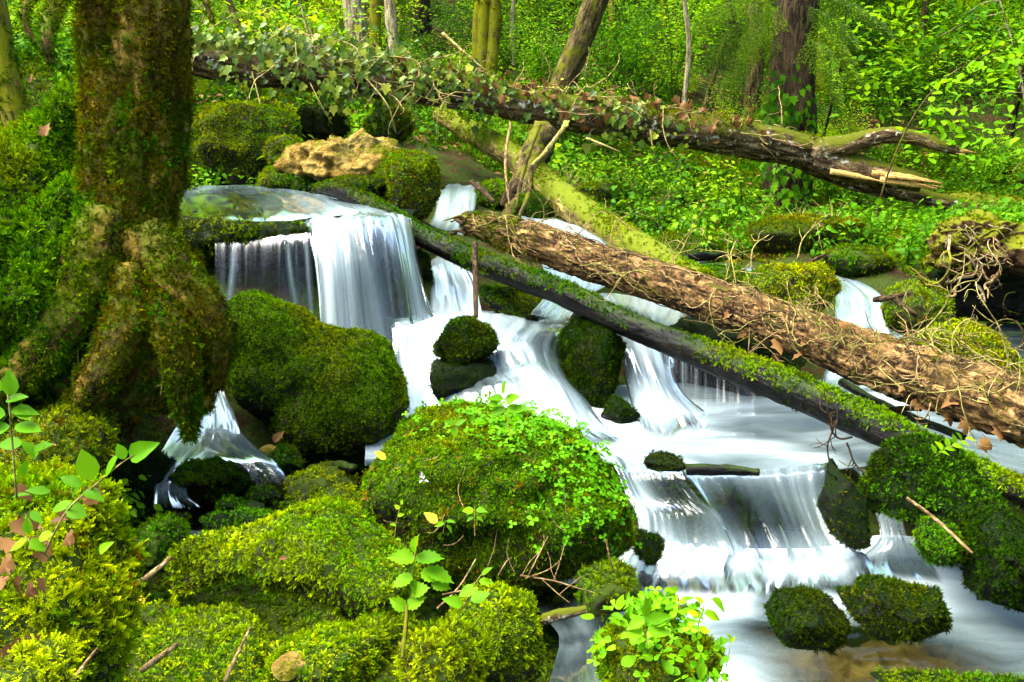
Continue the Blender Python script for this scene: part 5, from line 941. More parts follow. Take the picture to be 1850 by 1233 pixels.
grow('undergrowth', fr*(Y_ > 12.5)*(Y_ < 24)*1.0, CBD, 1.3, .5, 1.0, .8, 'dark low bushes filling the slope between the fresh ones', 'undergrowth')
grow('undergrowth', fr*(Y_ > 13.5)*(Y_ < 26)*1.0, CB, 1.0, .5, 1.1, .8, 'low fresh bushes filling the slope', 'undergrowth')
# ------------------------------------------------------------------ leaves, stems and twigs, one by one
LM = {}
def leaf_mesh(key, base, mat, curls=(1.0,)):
    out = []
    for i, c in enumerate(curls):
        V, F = base[0].copy(), base[1]; V[:, 2] *= c; V[:, 0] *= 1+.12*(i-1); me = new_mesh(key, V, F, attrs={'rnd': np.full(len(V), ((.05, .25, .45) if 'dry' in mat else (.25, .6, .95))[i % 3])}, smooth=True); me.materials.append(M[mat]); out.append(me)
    LM[key] = out
leaf_mesh('ivy', LEAF_IVY, 'leaf_ivy', (1, 2, .4)); leaf_mesh('clover', LEAF_CLOVER, 'leaf_clover', (1, 1.8, .3)); leaf_mesh('fresh', LEAF_OVATE, 'leaf_fresh', (1, 2, .4)); leaf_mesh('tooth', LEAF_TOOTH, 'leaf_fresh', (1, 2, .4))
leaf_mesh('ivyd', LEAF_IVY, 'leaf_deep', (1, 2, .4)); leaf_mesh('dry', LEAF_IVY, 'leaf_dry', (1, 3, -2.5)); leaf_mesh('maple', LEAF_MAPLE, 'leaf_dry', (1, 1.6, -1)); leaf_mesh('yellow', LEAF_OVATE, 'leaf_yellow', (1, 2)); leaf_mesh('petal', LEAF_OVATE, 'petal', (1, 2)); leaf_mesh('herb', LEAF_OVATE, 'leaf_herb', (1, 2, .4)); leaf_mesh('dryo', LEAF_OVATE, 'leaf_dry', (1, 2.5, -2))
def put_leaf(name, key, pos, d, up, s, parent=None, **k):
    me = LM[key][int(rng.integers(len(LM[key])))]; B = basis(np.array([d], float), np.array([up], float))[0]
    o = bpy.data.objects.new(name, me); COL.objects.link(o); o.scale = (s, s, s); o.rotation_mode = 'QUATERNION'; o.rotation_quaternion = Matrix(B.tolist()).to_quaternion()
    p = np.array(pos, float)
    if parent: o.parent = parent; p = p-np.array(parent.location)
    o.location = p; return tag(o, **k)
class LogPath:
    def __init__(s, pts, rad):
        s.n = 400; s.C = catmull(pts, s.n); s.r = np.interp(np.linspace(0, 1, s.n), np.linspace(0, 1, len(rad)), rad); s.T = np.gradient(s.C, axis=0); s.T /= np.linalg.norm(s.T, axis=1, keepdims=True)
        side = np.cross(s.T, [0, 0, 1.0]); side /= np.linalg.norm(side, axis=1, keepdims=True); s.S = np.where((side@FWD)[:, None] > 0, -side, side); s.U = np.cross(s.S, s.T); s.U = np.where((s.U[:, 2] < 0)[:, None], -s.U, s.U)
        s.L = np.linalg.norm(np.diff(s.C, axis=0), axis=1).sum()
    def at(s, t, phi, off=0.0):          # phi: 0 on top, +90 degrees towards the viewer
        i = int(np.clip(t*(s.n-1), 0, s.n-1)); nn = s.U[i]*math.cos(phi)+s.S[i]*math.sin(phi); return s.C[i]+nn*(s.r[i]+off), nn, s.T[i]
def curly(p, d, L, g, curl=.6, grav=-.25, n=9):
    pts = [np.array(p)]; d = np.array(d, float); d /= np.linalg.norm(d); tw = g.normal(size=3)*curl
    for k in range(n):
        tw = tw*.75+g.normal(size=3)*curl; d = d+tw*.28+np.array([0, 0, grav*.12]); d /= np.linalg.norm(d); pts.append(pts[-1]+d*L/n)
    return pts
def twig_mesh(p, d, L, r, g, side=3, curl=.6, grav=-.25):
    main = curly(p, d, L, g, curl, grav); parts = [tube(main, [r, r*.8, r*.45], n=18, seg=5)]
    for k in range(side):
        i = int(g.integers(2, 9)); q = main[i]; dd = (main[i]-main[i-1]); dd = dd/np.linalg.norm(dd)+g.normal(size=3)*.8
        b = curly(q, dd, L*g.uniform(.2, .5), g, curl, grav, 6); parts.append(tube(b, [r*.65, r*.3], n=9, seg=4))
        if g.random() < .5: parts.append(tube(curly(b[3], b[4]-b[3]+g.normal(size=3)*.01, L*.15, g, curl, grav, 4), [r*.4, r*.25], n=6, seg=4))
    return join(parts)
# ---- ivy on the high log
IP = LogPath(IVP, [.13, .15, .16, .16, .155, .15, .16, .165, .165, .165, .17])
IVY = empty('ivy', P(520, 125, 8.4), 'green ivy wrapping the high fallen log', 'ivy'); g = np.random.default_rng(3)
IVC = [(g.beta(1.0, 1.7)*.80+.02, g.normal()*1.0+.6) for k in range(75)]
def ivy_spot(g, px0=None):
    cl = IVC[int(g.integers(len(IVC)))]; t = float(np.clip(cl[0]+g.normal()*.018, .02, .84)); phi = cl[1]+g.normal()*.45; off = abs(g.normal())*(.12 if t < .42 else .06); p, nn, T = IP.at(t, phi, off)
    hang = g.random() < .28
    if hang: p = p+np.array([0, 0, -g.random()*.16])
    d = T*g.normal()*.7+nn*.3+np.array([0, 0, -.8]); up = nn*.8+np.array([0, -.3, .45])+g.normal(size=3)*.35
    return p, d, up, (.032+.075*g.random()**1.7)
for k in range(300):
    p, d, up, s = ivy_spot(g); put_leaf('leaf', 'ivy', p, d, up, s, IVY)
spots = [ivy_spot(g) for k in range(1900)]
me = leaves_mesh('leaves', LEAF_IVY, np.array([s[0] for s in spots])-np.array(IVY.location), basis(np.array([s[1] for s in spots]), np.array([s[2] for s in spots])), np.array([s[3] for s in spots])*.85)
link('leaves', me, M['leaf_ivy'], IVY, kind='stuff')
for k in range(90):
    t0 = g.uniform(0, .9); p, nn, T = IP.at(t0, g.normal()*.9+.5, .015); V, F, U = twig_mesh(p, T*g.choice([-1, 1])+nn*.5+g.normal(size=3)*.3, g.uniform(.25, .7), .006, g, 2, .6, -.5)
    link('stem', local_mesh('stem', V, F, U, IVY.location), M['twig' if k % 2 else 'twig_green'], IVY)
for k in range(190):                    # brown dead leaves along its right half
    t = g.uniform(.35, .86); p, nn, T = IP.at(t, g.normal()*.7+.5, abs(g.normal())*.05); put_leaf('leaf', 'dry', p, T*g.normal()+[0, 0, -.7], nn+g.normal(size=3)*.4, g.uniform(.06, .10), IVY, label='dry brown ivy leaf')
for k, (a, b, c_, r) in enumerate([((660, 140, 8.3), (700, 190, 8.2), (715, 240, 8.3), .008), ((800, 60, 8.6), (850, 105, 8.5), (880, 130, 8.5), .014), ((1060, 250, 8.7), (1090, 262, 8.6), (1120, 275, 8.6), .012), ((455, 130, 8.2), (470, 190, 8.1), (472, 230, 8.2), .007), ((1175, 235, 8.8), (1180, 270, 8.8), (1192, 300, 8.9), .008), ((560, 150, 8.2), (580, 190, 8.1), (600, 225, 8.2), .006)]):
    part_tube(IVY, 'stem', [P(*a), P(*b), P(*c_)], [r, r*.8, r*.5], 'twig_green', n=16, seg=6, lump=.2, seed=k)
# ---- dead ivy on the bare log
MP = LogPath(MAINP, [.10, .115, .11, .105, .108, .112, .115, .118, .12]); g = np.random.default_rng(11)
for k in range(64):
    t = g.uniform(.02, .80); ph = g.uniform(-.7, 1.6); n = int(g.integers(14, 34)); pts = []; dph = g.normal()*.03
    for j in range(n):
        p, nn, T = MP.at(t, ph, .004+.006*g.random()); pts.append(p); t += .004; dph = dph*.85+g.normal()*.07; ph += dph
        if t > .98: break
    if len(pts) > 4:
        r = g.uniform(.0014, .0042); V, F, U = tube(pts, [r, r, r*.6], n=len(pts)*2, seg=5); link('ivy_stem', local_mesh('ivy_stem', V, F, U, MAIN.location), M[('twig', 'twig_green', 'bark_bg', 'twig_dark', 'twig')[k % 5]], MAIN)
for k in range(92):
    t = g.uniform(.12, .97) if k < 70 else g.uniform(.5, .95); ph = g.normal()*.75+.55; p, nn, T = MP.at(t, ph, 0)
    V, F, U = twig_mesh(p, nn*.9+T*g.normal()*.8+g.normal(size=3)*.3, g.uniform(.14, .46), g.uniform(.0020, .0034), g, int(g.integers(2, 6)), .75, -.35 if ph > .9 else .1)
    link('twig', local_mesh('twig', V, F, U, MAIN.location), M[('twig', 'twig_green', 'bark_bg', 'twig_green')[k % 4]], MAIN)
for k, (a, L, dx, dy) in enumerate([((1510, 760, 4.15), .34, -.2, -1), ((1530, 800, 4.0), .3, .25, -1), ((1540, 790, 4.05), .25, -1, -.5), ((1640, 610, 4.9), .42, .7, .8), ((1660, 600, 4.9), .38, .9, .35), ((1360, 490, 5.2), .25, -.3, 1), ((1440, 470, 5.3), .3, .4, 1), ((1320, 470, 5.3), .25, -.2, 1)]):
    p = P(*a); V, F, U = twig_mesh(p, RT*dx+UPV*dy, L, .0045, g, 6, .5, -.1); link('twig', local_mesh('twig', V, F, U, MAIN.location), M['twig_dark' if k < 3 else 'twig_green'], MAIN)
spotsL = [(1415, 605, .075), (1430, 600, .07), (1408, 612, .08), (1395, 590, .06), (1530, 585, .05), (1448, 640, .055), (1545, 720, .06), (1330, 545, .06), (1372, 545, .06), (1258, 500, .05), (1640, 680, .08), (1655, 720, .07), (1760, 755, .07), (1740, 715, .09), (1790, 800, .06), (1755, 760, .05), (1225, 515, .05), (1320, 565, .05), (1690, 640, .06), (1625, 700, .06), (1500, 620, .05), (1460, 610, .05), (1580, 650, .05), (1400, 640, .05), (1715, 745, .06), (1810, 770, .06), (1345, 600, .05), (1290, 560, .04), (1180, 500, .05), (1490, 650, .04)]
for k, (a, b, s) in enumerate(spotsL):
    i = int(np.argmin([abs(925+FPX*c[0]/((c-C0)@FWD)-a) for c in MP.C])); d = (MP.C[i]-C0)@FWD-.115
    put_leaf('dry_leaf', 'dry' if k % 3 else 'maple', P(a, b, d), RT*g.normal()-UPV*.7, -FWD*.8+UPV*.5+g.normal(size=3)*.3, s, None, label='curled dry brown leaf caught among the stems of the bare log', cat='leaf', group='dry leaves on the bare log')
# ---- clover patch on the middle boulder
def surf(o, sel, n, g):
    me = o.data; V = np.empty(len(me.vertices)*3, np.float32); me.vertices.foreach_get('co', V); V = V.reshape(-1, 3).astype(float)+np.array(o.location); N = mnormals(me); D = (V-C0)
    dep = D@FWD; pxv = 925+FPX*D[:, 0]/dep; pyv = 616.5-FPX*(D@UPV)/dep; w = sel(pxv, pyv)*((N*D).sum(1) < 0.03*dep); k = g.choice(len(V), n, p=w/w.sum()); return V[k]+g.normal(size=(n, 3))*.012, N[k]
g = np.random.default_rng(5)
CLV = empty('clover_patch', P(980, 790, 3.3), 'patch of bright wood sorrel leaves over the right of the big boulder', 'clover')
selc = lambda x, y: np.exp(-((x-960)/90)**2-((y-770)/45)**2)*1.0+np.exp(-((x-1060)/65)**2-((y-870)/75)**2)*.9+np.exp(-((x-1000)/50)**2-((y-930)/50)**2)*.25+np.exp(-((x-900)/150)**2-((y-745)/25)**2)*.35
p_, n_ = surf(BOULDER, selc, 620, g)
def cl_dir(n): d = g.normal(size=3); d = d-n*np.dot(d, n); return d
for k in range(300):
    up = n_[k]*.6+np.array([0, -.25, .7])+g.normal(size=3)*.25; put_leaf('leaf', 'clover', p_[k]+n_[k]*g.uniform(.015, .04), cl_dir(up), up, g.uniform(.022, .038), CLV)
me = leaves_mesh('leaves', LEAF_CLOVER, p_[300:]+n_[300:]*.02-np.array(CLV.location), basis(np.array([cl_dir(q) for q in n_[300:]]), n_[300:]*.6+np.array([0, -.25, .7])+g.normal(size=(320, 3))*.3), g.uniform(.016, .03, 320)); link('leaves', me, M['leaf_clover'], CLV, kind='stuff')
# ---- sorrel and seedlings at the bottom right hump
UH = ROCKS['mossy hump under fresh clover leaves at the bottom by the rapids']; CL2 = empty('clover_patch', P(1200, 1160, 2.2), 'bright clover leaves on the mossy hump at the bottom', 'clover')
p_, n_ = surf(UH, lambda x, y: np.exp(-((x-1215)/75)**2-((y-1175)/60)**2), 170, g)
for k in range(170):
    up = n_[k]*.4+np.array([0, -.3, .8])+g.normal(size=3)*.3; put_leaf('leaf', 'clover' if k % 3 else 'fresh', p_[k]+n_[k]*g.uniform(.015, .06), cl_dir(up), up, g.uniform(.024, .045), CL2)
# ---- single leafy plants
def plant(name, label, stem, leaves, key='fresh', r=.0016, cat='plant', mat='twig_green'):
    pts = [P(*q) for q in stem]; c = pts[0]; root = empty(name, c, label, cat); part_tube(root, 'stem', pts, [r, r*.8, r*.5], mat, n=24, seg=6)
    for (x, y, d, ang, L) in leaves:
        p = P(x, y, d); a = R(ang); dd = RT*math.cos(a)+UPV*math.sin(a)-FWD*.25+g.normal(size=3)*.12; up = -FWD*.55+np.array([0, 0, .8])+g.normal(size=3)*.25
        put_leaf('leaf', key, p, dd, up, L*(1.05 if d < 1.5 else .9)*d/FPX, root)
    return root
plant('leafy_plant', 'fresh broad-leaved shoot rising at the left edge', [(30, 900, 1.35), (22, 800, 1.32), (15, 720, 1.3), (5, 690, 1.3)], [(20, 715, 1.3, 100, 45), (10, 725, 1.3, 20, 42), (20, 745, 1.3, 0, 45), (10, 750, 1.3, 170, 50), (28, 768, 1.3, -10, 50), (18, 770, 1.3, -150, 45), (5, 705, 1.3, 140, 40), (30, 740, 1.3, -30, 35), (60, 830, 1.4, 60, 38), (66, 815, 1.4, 20, 36), (62, 825, 1.4, 120, 36), (40, 800, 1.35, 180, 40)])
plant('leafy_plant', 'arching stem with broad light leaves in front of the dark hollow', [(80, 1000, 1.45), (120, 925, 1.4), (180, 870, 1.35), (230, 830, 1.32), (285, 800, 1.32)], [(235, 828, 1.32, 30, 60), (225, 830, 1.32, 100, 30), (190, 860, 1.34, 70, 50), (165, 868, 1.35, 110, 58), (150, 890, 1.36, -10, 42), (120, 915, 1.4, -30, 45), (145, 880, 1.36, 150, 40), (95, 920, 1.42, 20, 40), (90, 890, 1.42, 170, 40), (130, 900, 1.4, 60, 36)])
plant('nettle_sprig', 'toothed green sprig standing in front of the moss mound', [(720, 1190, 2.2), (735, 1120, 2.18), (742, 1060, 2.15), (750, 995, 2.15)], [(750, 1000, 2.15, 90, 40), (752, 1010, 2.15, 20, 55), (748, 1012, 2.15, 165, 52), (760, 1035, 2.15, -10, 45), (745, 1040, 2.15, 200, 45), (770, 1030, 2.15, -30, 60), (742, 1070, 2.15, 10, 42), (735, 1095, 2.15, 30, 45), (735, 1100, 2.15, 160, 40), (780, 1050, 2.15, -20, 40), (740, 1050, 2.15, -40, 40)], 'tooth')
plant('leafy_plant', 'small sprig with round leaves above the lower moss mound', [(820, 1130, 2.3), (840, 1090, 2.28), (855, 1060, 2.25), (872, 1035, 2.25)], [(870, 1040, 2.25, 60, 28), (860, 1060, 2.25, 190, 40), (865, 1050, 2.25, 0, 30), (850, 1085, 2.28, 20, 42), (835, 1095, 2.28, 150, 42), (845, 1075, 2.26, 100, 30)])
plant('leafy_plant', 'leafy sprig on top of the clover boulder', [(920, 790, 3.2), (918, 760, 3.2), (912, 725, 3.2), (907, 695, 3.2)], [(908, 712, 3.2, 90, 30), (912, 722, 3.2, 20, 34), (910, 722, 3.2, 170, 32), (916, 735, 3.2, -10, 38), (914, 738, 3.2, 190, 34), (920, 745, 3.2, 20, 44), (900, 728, 3.2, 180, 24)])
plant('leafy_plant', 'low seedling on the left top of the clover boulder', [(820, 800, 3.15), (822, 780, 3.15), (823, 765, 3.15)], [(822, 768, 3.15, 30, 26), (822, 768, 3.15, 150, 26), (822, 770, 3.15, -80, 24)])
plant('leafy_plant', 'four-leaved seedling hanging on the front of the clover boulder', [(858, 970, 3.05), (857, 940, 3.05), (858, 915, 3.05)], [(860, 922, 3.05, 5, 24), (856, 922, 3.05, 175, 24), (860, 935, 3.05, -20, 18), (856, 934, 3.05, 200, 18)], 'herb')
plant('leafy_plant', 'small seedling beside the yellow leaf on the boulder front', [(800, 965, 3.05), (803, 950, 3.05), (805, 940, 3.05)], [(806, 942, 3.05, 10, 20), (802, 945, 3.05, 190, 20), (806, 950, 3.05, -40, 20)], 'herb')
plant('leafy_plant', 'tall sprig with drooping leaves over the white rapids', [(1255, 1200, 2.35), (1258, 1150, 2.32), (1270, 1100, 2.3), (1290, 1060, 2.3)], [(1285, 1082, 2.3, -40, 40), (1275, 1110, 2.3, -30, 34), (1262, 1135, 2.3, -30, 26), (1272, 1090, 2.3, 150, 24), (1262, 1110, 2.3, 170, 26), (1258, 1140, 2.3, 190, 24), (1290, 1165, 2.3, 20, 34), (1288, 1180, 2.3, -60, 34)], 'herb')
plant('leafy_plant', 'broad fresh leaves at the top of the bottom clover hump', [(1170, 1190, 2.25), (1168, 1150, 2.22), (1165, 1110, 2.2)], [(1166, 1115, 2.2, 80, 40), (1168, 1120, 2.2, 10, 50), (1164, 1122, 2.2, 180, 40), (1170, 1135, 2.2, -20, 46), (1160, 1140, 2.2, 200, 40), (1180, 1130, 2.2, 30, 40)])
plant('leafy_plant', 'ivy seedling with heart leaves on the near moss bank', [(90, 1010, 1.5), (60, 985, 1.48), (45, 970, 1.48)], [(50, 965, 1.48, 80, 30), (48, 975, 1.48, 200, 34), (55, 975, 1.48, -40, 34), (70, 972, 1.48, 20, 32), (40, 860, 1.5, 60, 38), (180, 1000, 1.55, 40, 36), (20, 900, 1.5, 20, 40), (55, 925, 1.5, -20, 36)], 'herb')
plant('bedstraw', 'thin upright whorled stem left of the clover boulder', [(712, 1000, 2.9), (715, 950, 2.88), (722, 920, 2.86), (724, 905, 2.86)], [(724, 912, 2.86, 60, 12), (722, 920, 2.86, 140, 14), (718, 932, 2.86, 20, 14), (716, 950, 2.86, 160, 14), (714, 975, 2.88, 0, 12)], 'herb', .0012)
plant('bedstraw', 'thin seed stem at the edge of the rapids by the clover hump', [(1312, 1205, 2.3), (1318, 1175, 2.28), (1320, 1145, 2.28)], [(1320, 1160, 2.28, 70, 14), (1320, 1155, 2.28, 110, 14)], 'herb', .0012)
plant('flower', 'small pale purple flower on the clover boulder', [(768, 880, 3.05), (766, 872, 3.03), (765, 866, 3.03)], [(765, 866, 3.03, 60, 8), (765, 864, 3.03, 140, 9), (763, 868, 3.03, 200, 8), (767, 868, 3.03, -20, 9), (762, 860, 3.03, 90, 8)], 'petal', .001, 'flower')
plant('fern', 'small bright fern on the mossy log at the big dark boulder', [(1690, 825, 3.6), (1715, 808, 3.55), (1745, 795, 3.5)], [(1690+i*6, 820-i*3, 3.56, 90+(-1)**i*60-30, 22) for i in range(10)], 'herb', .0015, 'fern')
# yellow and brown leaves lying about
for a, b, d, s, key, lb in [(697, 830, 3.1, 26, 'yellow', 'yellow leaf on the left of the clover boulder'), (790, 945, 3.02, 30, 'yellow', 'pale yellow leaf on the front of the clover boulder'), (262, 1090, 2.45, 26, 'yellow', 'round yellow leaf on dark moss at the lower left'), (505, 1010, 2.5, 16, 'dryo', 'small orange leaf on the bright moss mound'), (80, 245, 3.5, 26, 'dry', 'brown leaf stuck on the tall moss bank'), (495, 800, 4.4, 26, 'dryo', 'reddish leaf in the dark under the twin-humped boulder')]:
    put_leaf('fallen_leaf', key, P(a, b, d), RT*g.normal()+UPV*.5, -FWD+UPV*.6, s*d/FPX, None, label=lb, cat='leaf')
HB = [(25, 985, 70), (60, 960, 60), (20, 1010, 80), (70, 1010, 70), (40, 1040, 80), (10, 1050, 70), (75, 1045, 60), (90, 950, 55), (130, 965, 60), (30, 940, 60), (25, 880, 70), (170, 910, 60), (55, 985, 60), (12, 1100, 50), (60, 1060, 60), (110, 935, 50), (185, 895, 50)]
for k, (a, b, s) in enumerate(HB):
    hb = P(a, b, 1.0); r_ = ray(a, b); t = np.linspace(1.2, 2.2, 60); ok = None
    d = 1.58 if b > 940 else 1.62
    put_leaf('dead_leaf', ['dry', 'dryo', 'maple'][k % 3], P(a, b, d-.012*(k % 4)), RT*g.normal()+UPV*g.normal(), -FWD*.7+UPV*.8+g.normal(size=3)*.5, s*.55*d/FPX, None, label='crumpled brown dead leaf lying on the near yellow moss bank', cat='leaf', group='dead leaves on the near bank')
put_leaf('dead_leaf', 'maple', P(20, 1165, 1.42), RT*.6-UPV*1.0, -FWD+UPV*.3, 110*1.42/FPX, None, label='large pale brown maple leaf hanging on the near moss bank', cat='leaf')
# fine twigs at the foot of the clover boulder and elsewhere
TW = empty('dead_twig', P(1000, 1045, 2.95), 'forked pale dead twig in the gap below the clover boulder', 'twig')
for pts, r in [([(940, 1040, 2.95), (1000, 1050, 2.93), (1040, 1062, 2.93), (1085, 1075, 2.95)], .0032), ([(955, 1040, 2.94), (975, 1000, 2.95), (990, 970, 2.98)], .0025), ([(950, 1045, 2.94), (990, 1030, 2.93), (1015, 1010, 2.93)], .0022), ([(1000, 1050, 2.93), (1010, 1020, 2.93), (1020, 985, 2.95)], .0018), ([(980, 1048, 2.93), (1010, 1075, 2.92), (1030, 1090, 2.92)], .002), ([(1010, 1075, 2.92), (1030, 1058, 2.92), (1050, 1042, 2.92)], .0018), ([(790, 1100, 2.6), (830, 1060, 2.7), (860, 1010, 2.8)], .003), ([(800, 1075, 2.65), (850, 1065, 2.7), (890, 1060, 2.75)], .003), ([(900, 1040, 2.9), (915, 1015, 2.95), (925, 1008, 3.0)], .002)]:
    part_tube(TW, 'twig', [P(*q) for q in pts], [r, r*.8, r*.5], 'twig', n=20, seg=5)
TB = empty('dead_grass', P(870, 900, 3.05), 'fine dead grass stems lying over the front of the clover boulder', 'grass')
for k in range(16):
    a = g.uniform(690, 1140); b = g.uniform(830, 1000); p, n2 = surf(BOULDER, lambda x, y: np.exp(-((x-a)/12)**2-((y-b)/12)**2)+1e-9, 1, g); q = p[0]+n2[0]*.02
    V, F, U = tube(curly(q, [g.normal()*.6, -.2, -1], g.uniform(.06, .16), g, .35, -.3), [.0014, .0009], n=14, seg=4); link('stem', local_mesh('stem', V, F, U, TB.location), M['twig'], TB)
# bare pale stone in the hump at the bottom
rock('bare_stone', [(520, 1203, 2.22, 34, 14, .05), (545, 1192, 2.24, 20, 12, .04)], 'rock_tan', 'pale bare stone showing through the moss at the bottom', cat='stone', sub=5, fac=.5, rough=.2, freq=9, cuts=16, moss=[(MI, 900, .01, .02, .4)], cov=(-.1, .1, 1.2))
# ---- spruce branches and ivy on the spruce
def spruce_branch(seed):
    g2 = np.random.default_rng(seed); V, F, parts = [], [], []
    ax = [np.array([0, t, -.28*t*t+.05*t]) for t in np.linspace(0, 1, 22)]; segs = [(ax[i], ax[i+1]) for i in range(21)]
    for i in range(2, 21):
        for sgn in (-1, 1):
            L = .34*(1.05-ax[i][1])*g2.uniform(.7, 1.2)+.04; d = np.array([sgn*.75, .62, -.12]); prev = ax[i]
            for j in range(1, 6):
                q = ax[i]+d*L*j/5+np.array([0, 0, -.10*L*(j/5)**2]); segs.append((prev, q)); prev = q
    for a, b in segs:
        t = b-a; L = np.linalg.norm(t); t = t/max(L, 1e-6)
        for k in range(12):
            p = a+(b-a)*g2.random(); o = g2.normal(size=3); o -= t*np.dot(o, t); o /= np.linalg.norm(o); o[2] *= .6; e = p+(o*.8+t*.55)*.04; s = np.cross(t, o); s = s/np.linalg.norm(s)*.0045; i = len(V); V += [p-s, p+s, e]; F.append([i, i+1, i+2])
    me = new_mesh('branch', np.array(V), np.array(F), attrs={'rnd': np.repeat(g2.random(len(F)), 3)}, smooth=False); me.materials.append(M['needle']); return me
SB = [spruce_branch(s) for s in range(3)]
for i, (a, b, d, tx, ty, L) in enumerate([(1400, 20, 0, 1290, 80, 1.1), (1400, 45, 0, 1325, 115, .9), (1410, 10, 0, 1350, 70, .9), (1455, 10, 0, 1545, 55, 1.0), (1460, 30, 0, 1550, 110, 1.0), (1400, -10, 0, 1280, 15, 1.2), (1460, -10, 0, 1600, 25, 1.2), (1455, 60, 0, 1520, 150, .8)]):
    yy = SPR.location[1]-.15*(i % 4)-.1; p = PY(a, b, yy+.1); t = PY(tx, ty, yy-.35)-p; o = bpy.data.objects.new('branch', SB[i % 3]); COL.objects.link(o); o.parent = SPR; o.location = p-np.array(SPR.location)
    o.rotation_mode = 'QUATERNION'; o.rotation_quaternion = Matrix(basis(t[None], np.array([[0, -.5, 1.0]]))[0].tolist()).to_quaternion(); s = np.linalg.norm(t)*1.15; o.scale = (s, s, s)
SIV = empty('ivy', P(1425, 400, 10.3), 'dark ivy climbing the big spruce trunk', 'ivy')
for k in range(230):
    y = g.choice([g.normal()*45+210, g.normal()*45+345]); x = 1425+g.uniform(-48, 48); e = (x-1425)/50; yy = SPR.location[1]-(.26+.08*(y > 300))*math.sqrt(max(0, 1-e*e))-.03-.05*g.random()
    put_leaf('leaf', 'ivyd', PY(x, y, yy), RT*g.normal()*.5-UPV, -FWD+RT*e+UPV*.4+g.normal(size=3)*.3, g.uniform(.06, .10), SIV)
# ---- young beech on the right, its pale stem bending over
def young(label, stem, centers, n, size, mat='leaf_bg', r=.014, name='young_beech', bark='bark_pale'):
    pts = [P(*q) for q in stem]; root = empty(name, pts[0], label, 'tree'); c = np.array(root.location); part_tube(root, 'trunk', pts, [r, r*.8, r*.35], bark, n=40, seg=8)
    pos, dr = [], []; C = catmull(pts, 60)
    for (x, y, d, rx, ry, m) in centers:
        q = P(x, y, d); i = int(np.argmin(np.linalg.norm(C-q, axis=1))); part_tube(root, 'limb', [C[i], (C[i]+q)/2+[0, 0, .05], q], [r*.4, r*.3, r*.15], bark, n=10, seg=5)
        o = g.normal(size=(m, 3))*[rx*d/FPX*.6, .25, ry*d/FPX*.5]; lev = np.round(o[:, 2]/.09)*.09; o[:, 2] = lev*.7+o[:, 2]*.3; pos.append(q+o); dd = o*[1, 1, .2]+g.normal(size=(m, 3))*.15; dr.append(dd)
    pos = np.vstack(pos); d = np.vstack(dr); up = g.normal(size=(len(pos), 3))*.3+[0, -.15, 1]
    link('crown', leaves_mesh('crown', LEAF_OVATE, pos-c, basis(d, up), size*g.uniform(.6, 1.25, len(pos))), M[mat], root); return root
young('young tree with a pale bent stem and layered leaves at the right', [(1575, 440, 9.2), (1590, 360, 9.1), (1630, 250, 8.9), (1680, 170, 8.7), (1740, 120, 8.5), (1870, 60, 8.3)], [(1740, 150, 8.6, 70, 30, 40), (1800, 110, 8.4, 70, 40, 50), (1680, 200, 8.7, 60, 30, 40), (1830, 80, 8.3, 50, 40, 40), (1760, 240, 8.6, 80, 30, 45), (1820, 250, 8.4, 60, 30, 40), (1700, 280, 8.8, 60, 25, 30)], 0, .085, 'leaf_young', .010, bark='bark_bg')
young('leafy young tree right of the spruce in front of the thicket', [(1485, 260, 12), (1500, 200, 11.8), (1515, 140, 11.6), (1525, 60, 11.5), (1535, -30, 11.5)], [(1520, 80, 11.6, 60, 40, 60), (1570, 120, 11.4, 70, 40, 70), (1590, 180, 11.4, 70, 40, 70), (1550, 30, 11.5, 80, 40, 70), (1620, 60, 11.3, 70, 50, 80), (1640, 130, 11.2, 60, 40, 70)], 0, .10, 'leaf_bg', .018, bark='bark_spruce')
young('bright leafy sapling at the top right corner', [(1880, 420, 11), (1860, 250, 10.8), (1840, 120, 10.6), (1800, -20, 10.5)], [(1800, 60, 10.6, 80, 50, 90), (1740, 30, 10.7, 70, 40, 80), (1840, 160, 10.5, 60, 50, 80), (1690, 70, 10.9, 70, 40, 70), (1780, 190, 10.6, 70, 40, 70), (1830, 310, 10.4, 60, 50, 60)], 0, .10, 'leaf_bg', .02)
young('small leafy sapling behind the left end of the ivy log', [(470, 110, 9.6), (480, 60, 9.6), (475, 10, 9.6)], [(470, 45, 9.5, 60, 30, 50), (500, 20, 9.5, 60, 30, 50), (430, 60, 9.6, 50, 25, 40)], 0, .07, 'leaf_bgy', .012)
young('fresh leafy sapling above the ivy log left of the pale trunks', [(560, 115, 10.2), (555, 60, 10.2), (540, 0, 10.2)], [(560, 50, 10.2, 60, 30, 60), (530, 20, 10.2, 60, 35, 60), (600, 70, 10.3, 40, 25, 40), (620, 20, 10.3, 50, 30, 50)], 0, .07, 'leaf_bg', .012)

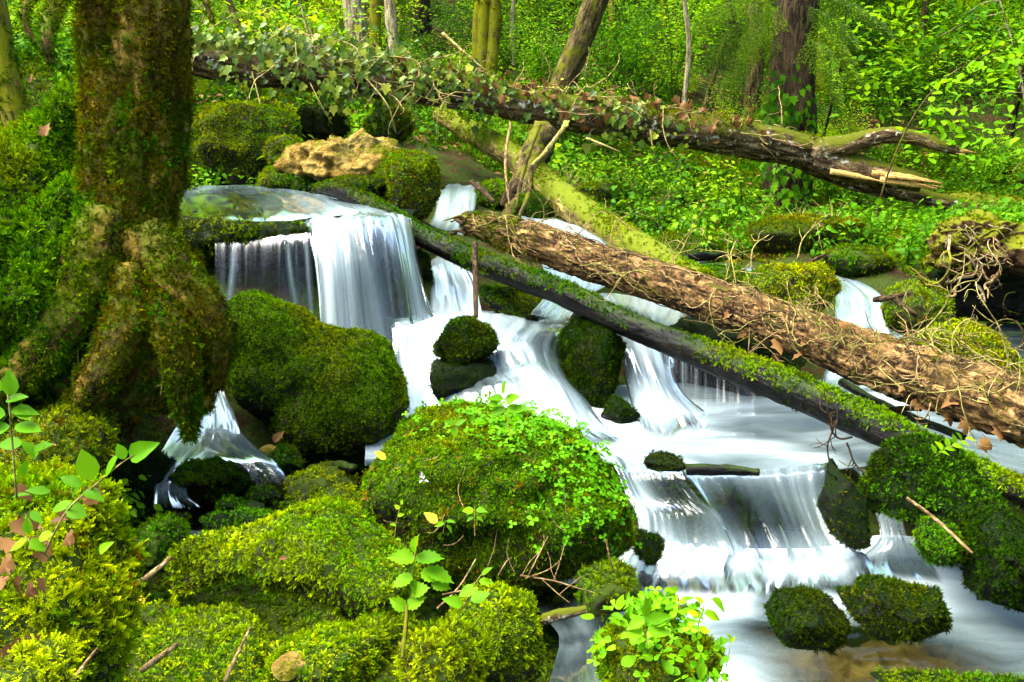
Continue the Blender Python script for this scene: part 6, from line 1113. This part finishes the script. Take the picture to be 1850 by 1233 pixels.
g = np.random.default_rng(23)
for k in range(42):                     # roots of the rotten plate
    x = g.uniform(1680, 1850); y = g.uniform(395, 520)+max(0, (x-1800)*.5); p = P(x, y, 5.75-.12*g.random()); L = g.uniform(.1, .32); big = k < 16
    V, F, U = twig_mesh(p, -FWD*.7+RT*g.normal()*.8+UPV*(g.normal()*.5-.5), L*(1.2 if big else 1), .011 if big else .0035, g, 3, .6, -.6); link('root', local_mesh('root', V, F, U, RP.location), M[['root_wood', 'twig', 'bark_pale'][k % 3]], RP)

# peeling bark flakes and a splintered left end on the bare log
g = np.random.default_rng(41)
FL = []
for k in range(4):
    u = np.linspace(-1, 1, 4); v = np.linspace(0, 1, 7); A = np.array([[[x*.5*(1-.55*abs(2*y-1)**2)+.1*g.normal(), y, .12*x*x*-1+.25*(y-.5)**2+.03*g.normal()] for x in u] for y in v]).reshape(-1, 3)
    B2 = A-[0, 0, .05]; f = grid_faces(7, 4); me = new_mesh('bark_flake', np.vstack([A, B2]), np.vstack([f, f[:, ::-1]+28]), uv=np.tile(A[:, :2]*.1, (2, 1)), smooth=False); me.materials.append(M['bark_main' if k % 2 else 'wood_raw' if k == 0 else 'bark_bg']); FL.append(me)
for k in range(240):
    t_ = g.uniform(.02, .97); ph = g.uniform(-1.0, 1.9); p, nn, T = MP.at(t_, ph, .004); d = T*g.choice([-1, 1])+g.normal(size=3)*.12; B = basis(d[None], (nn+g.normal(size=3)*.12)[None])[0]
    o = bpy.data.objects.new('bark_flake', FL[1+(k % 3) if k % 9 else 0]); COL.objects.link(o); o.parent = MAIN; o.location = p-np.array(MAIN.location); o.rotation_mode = 'QUATERNION'; o.rotation_quaternion = Matrix(B.tolist()).to_quaternion(); w = g.uniform(.010, .026); o.scale = (w, w*g.uniform(2.5, 6), w)
for k in range(14):
    p, nn, T = MP.at(.015, g.uniform(0, 6.28), -.03*g.random()-.02); part_tube(MAIN, 'splinter', [p, p-T*.06+g.normal(size=3)*.01, p-T*g.uniform(.08, .18)+g.normal(size=3)*.03+[0, 0, -.02]], [.018, .012, .002], ['root_wood', 'bark_bg', 'twig_dark'][k % 3], n=10, seg=6, amp=.2, seed=k)
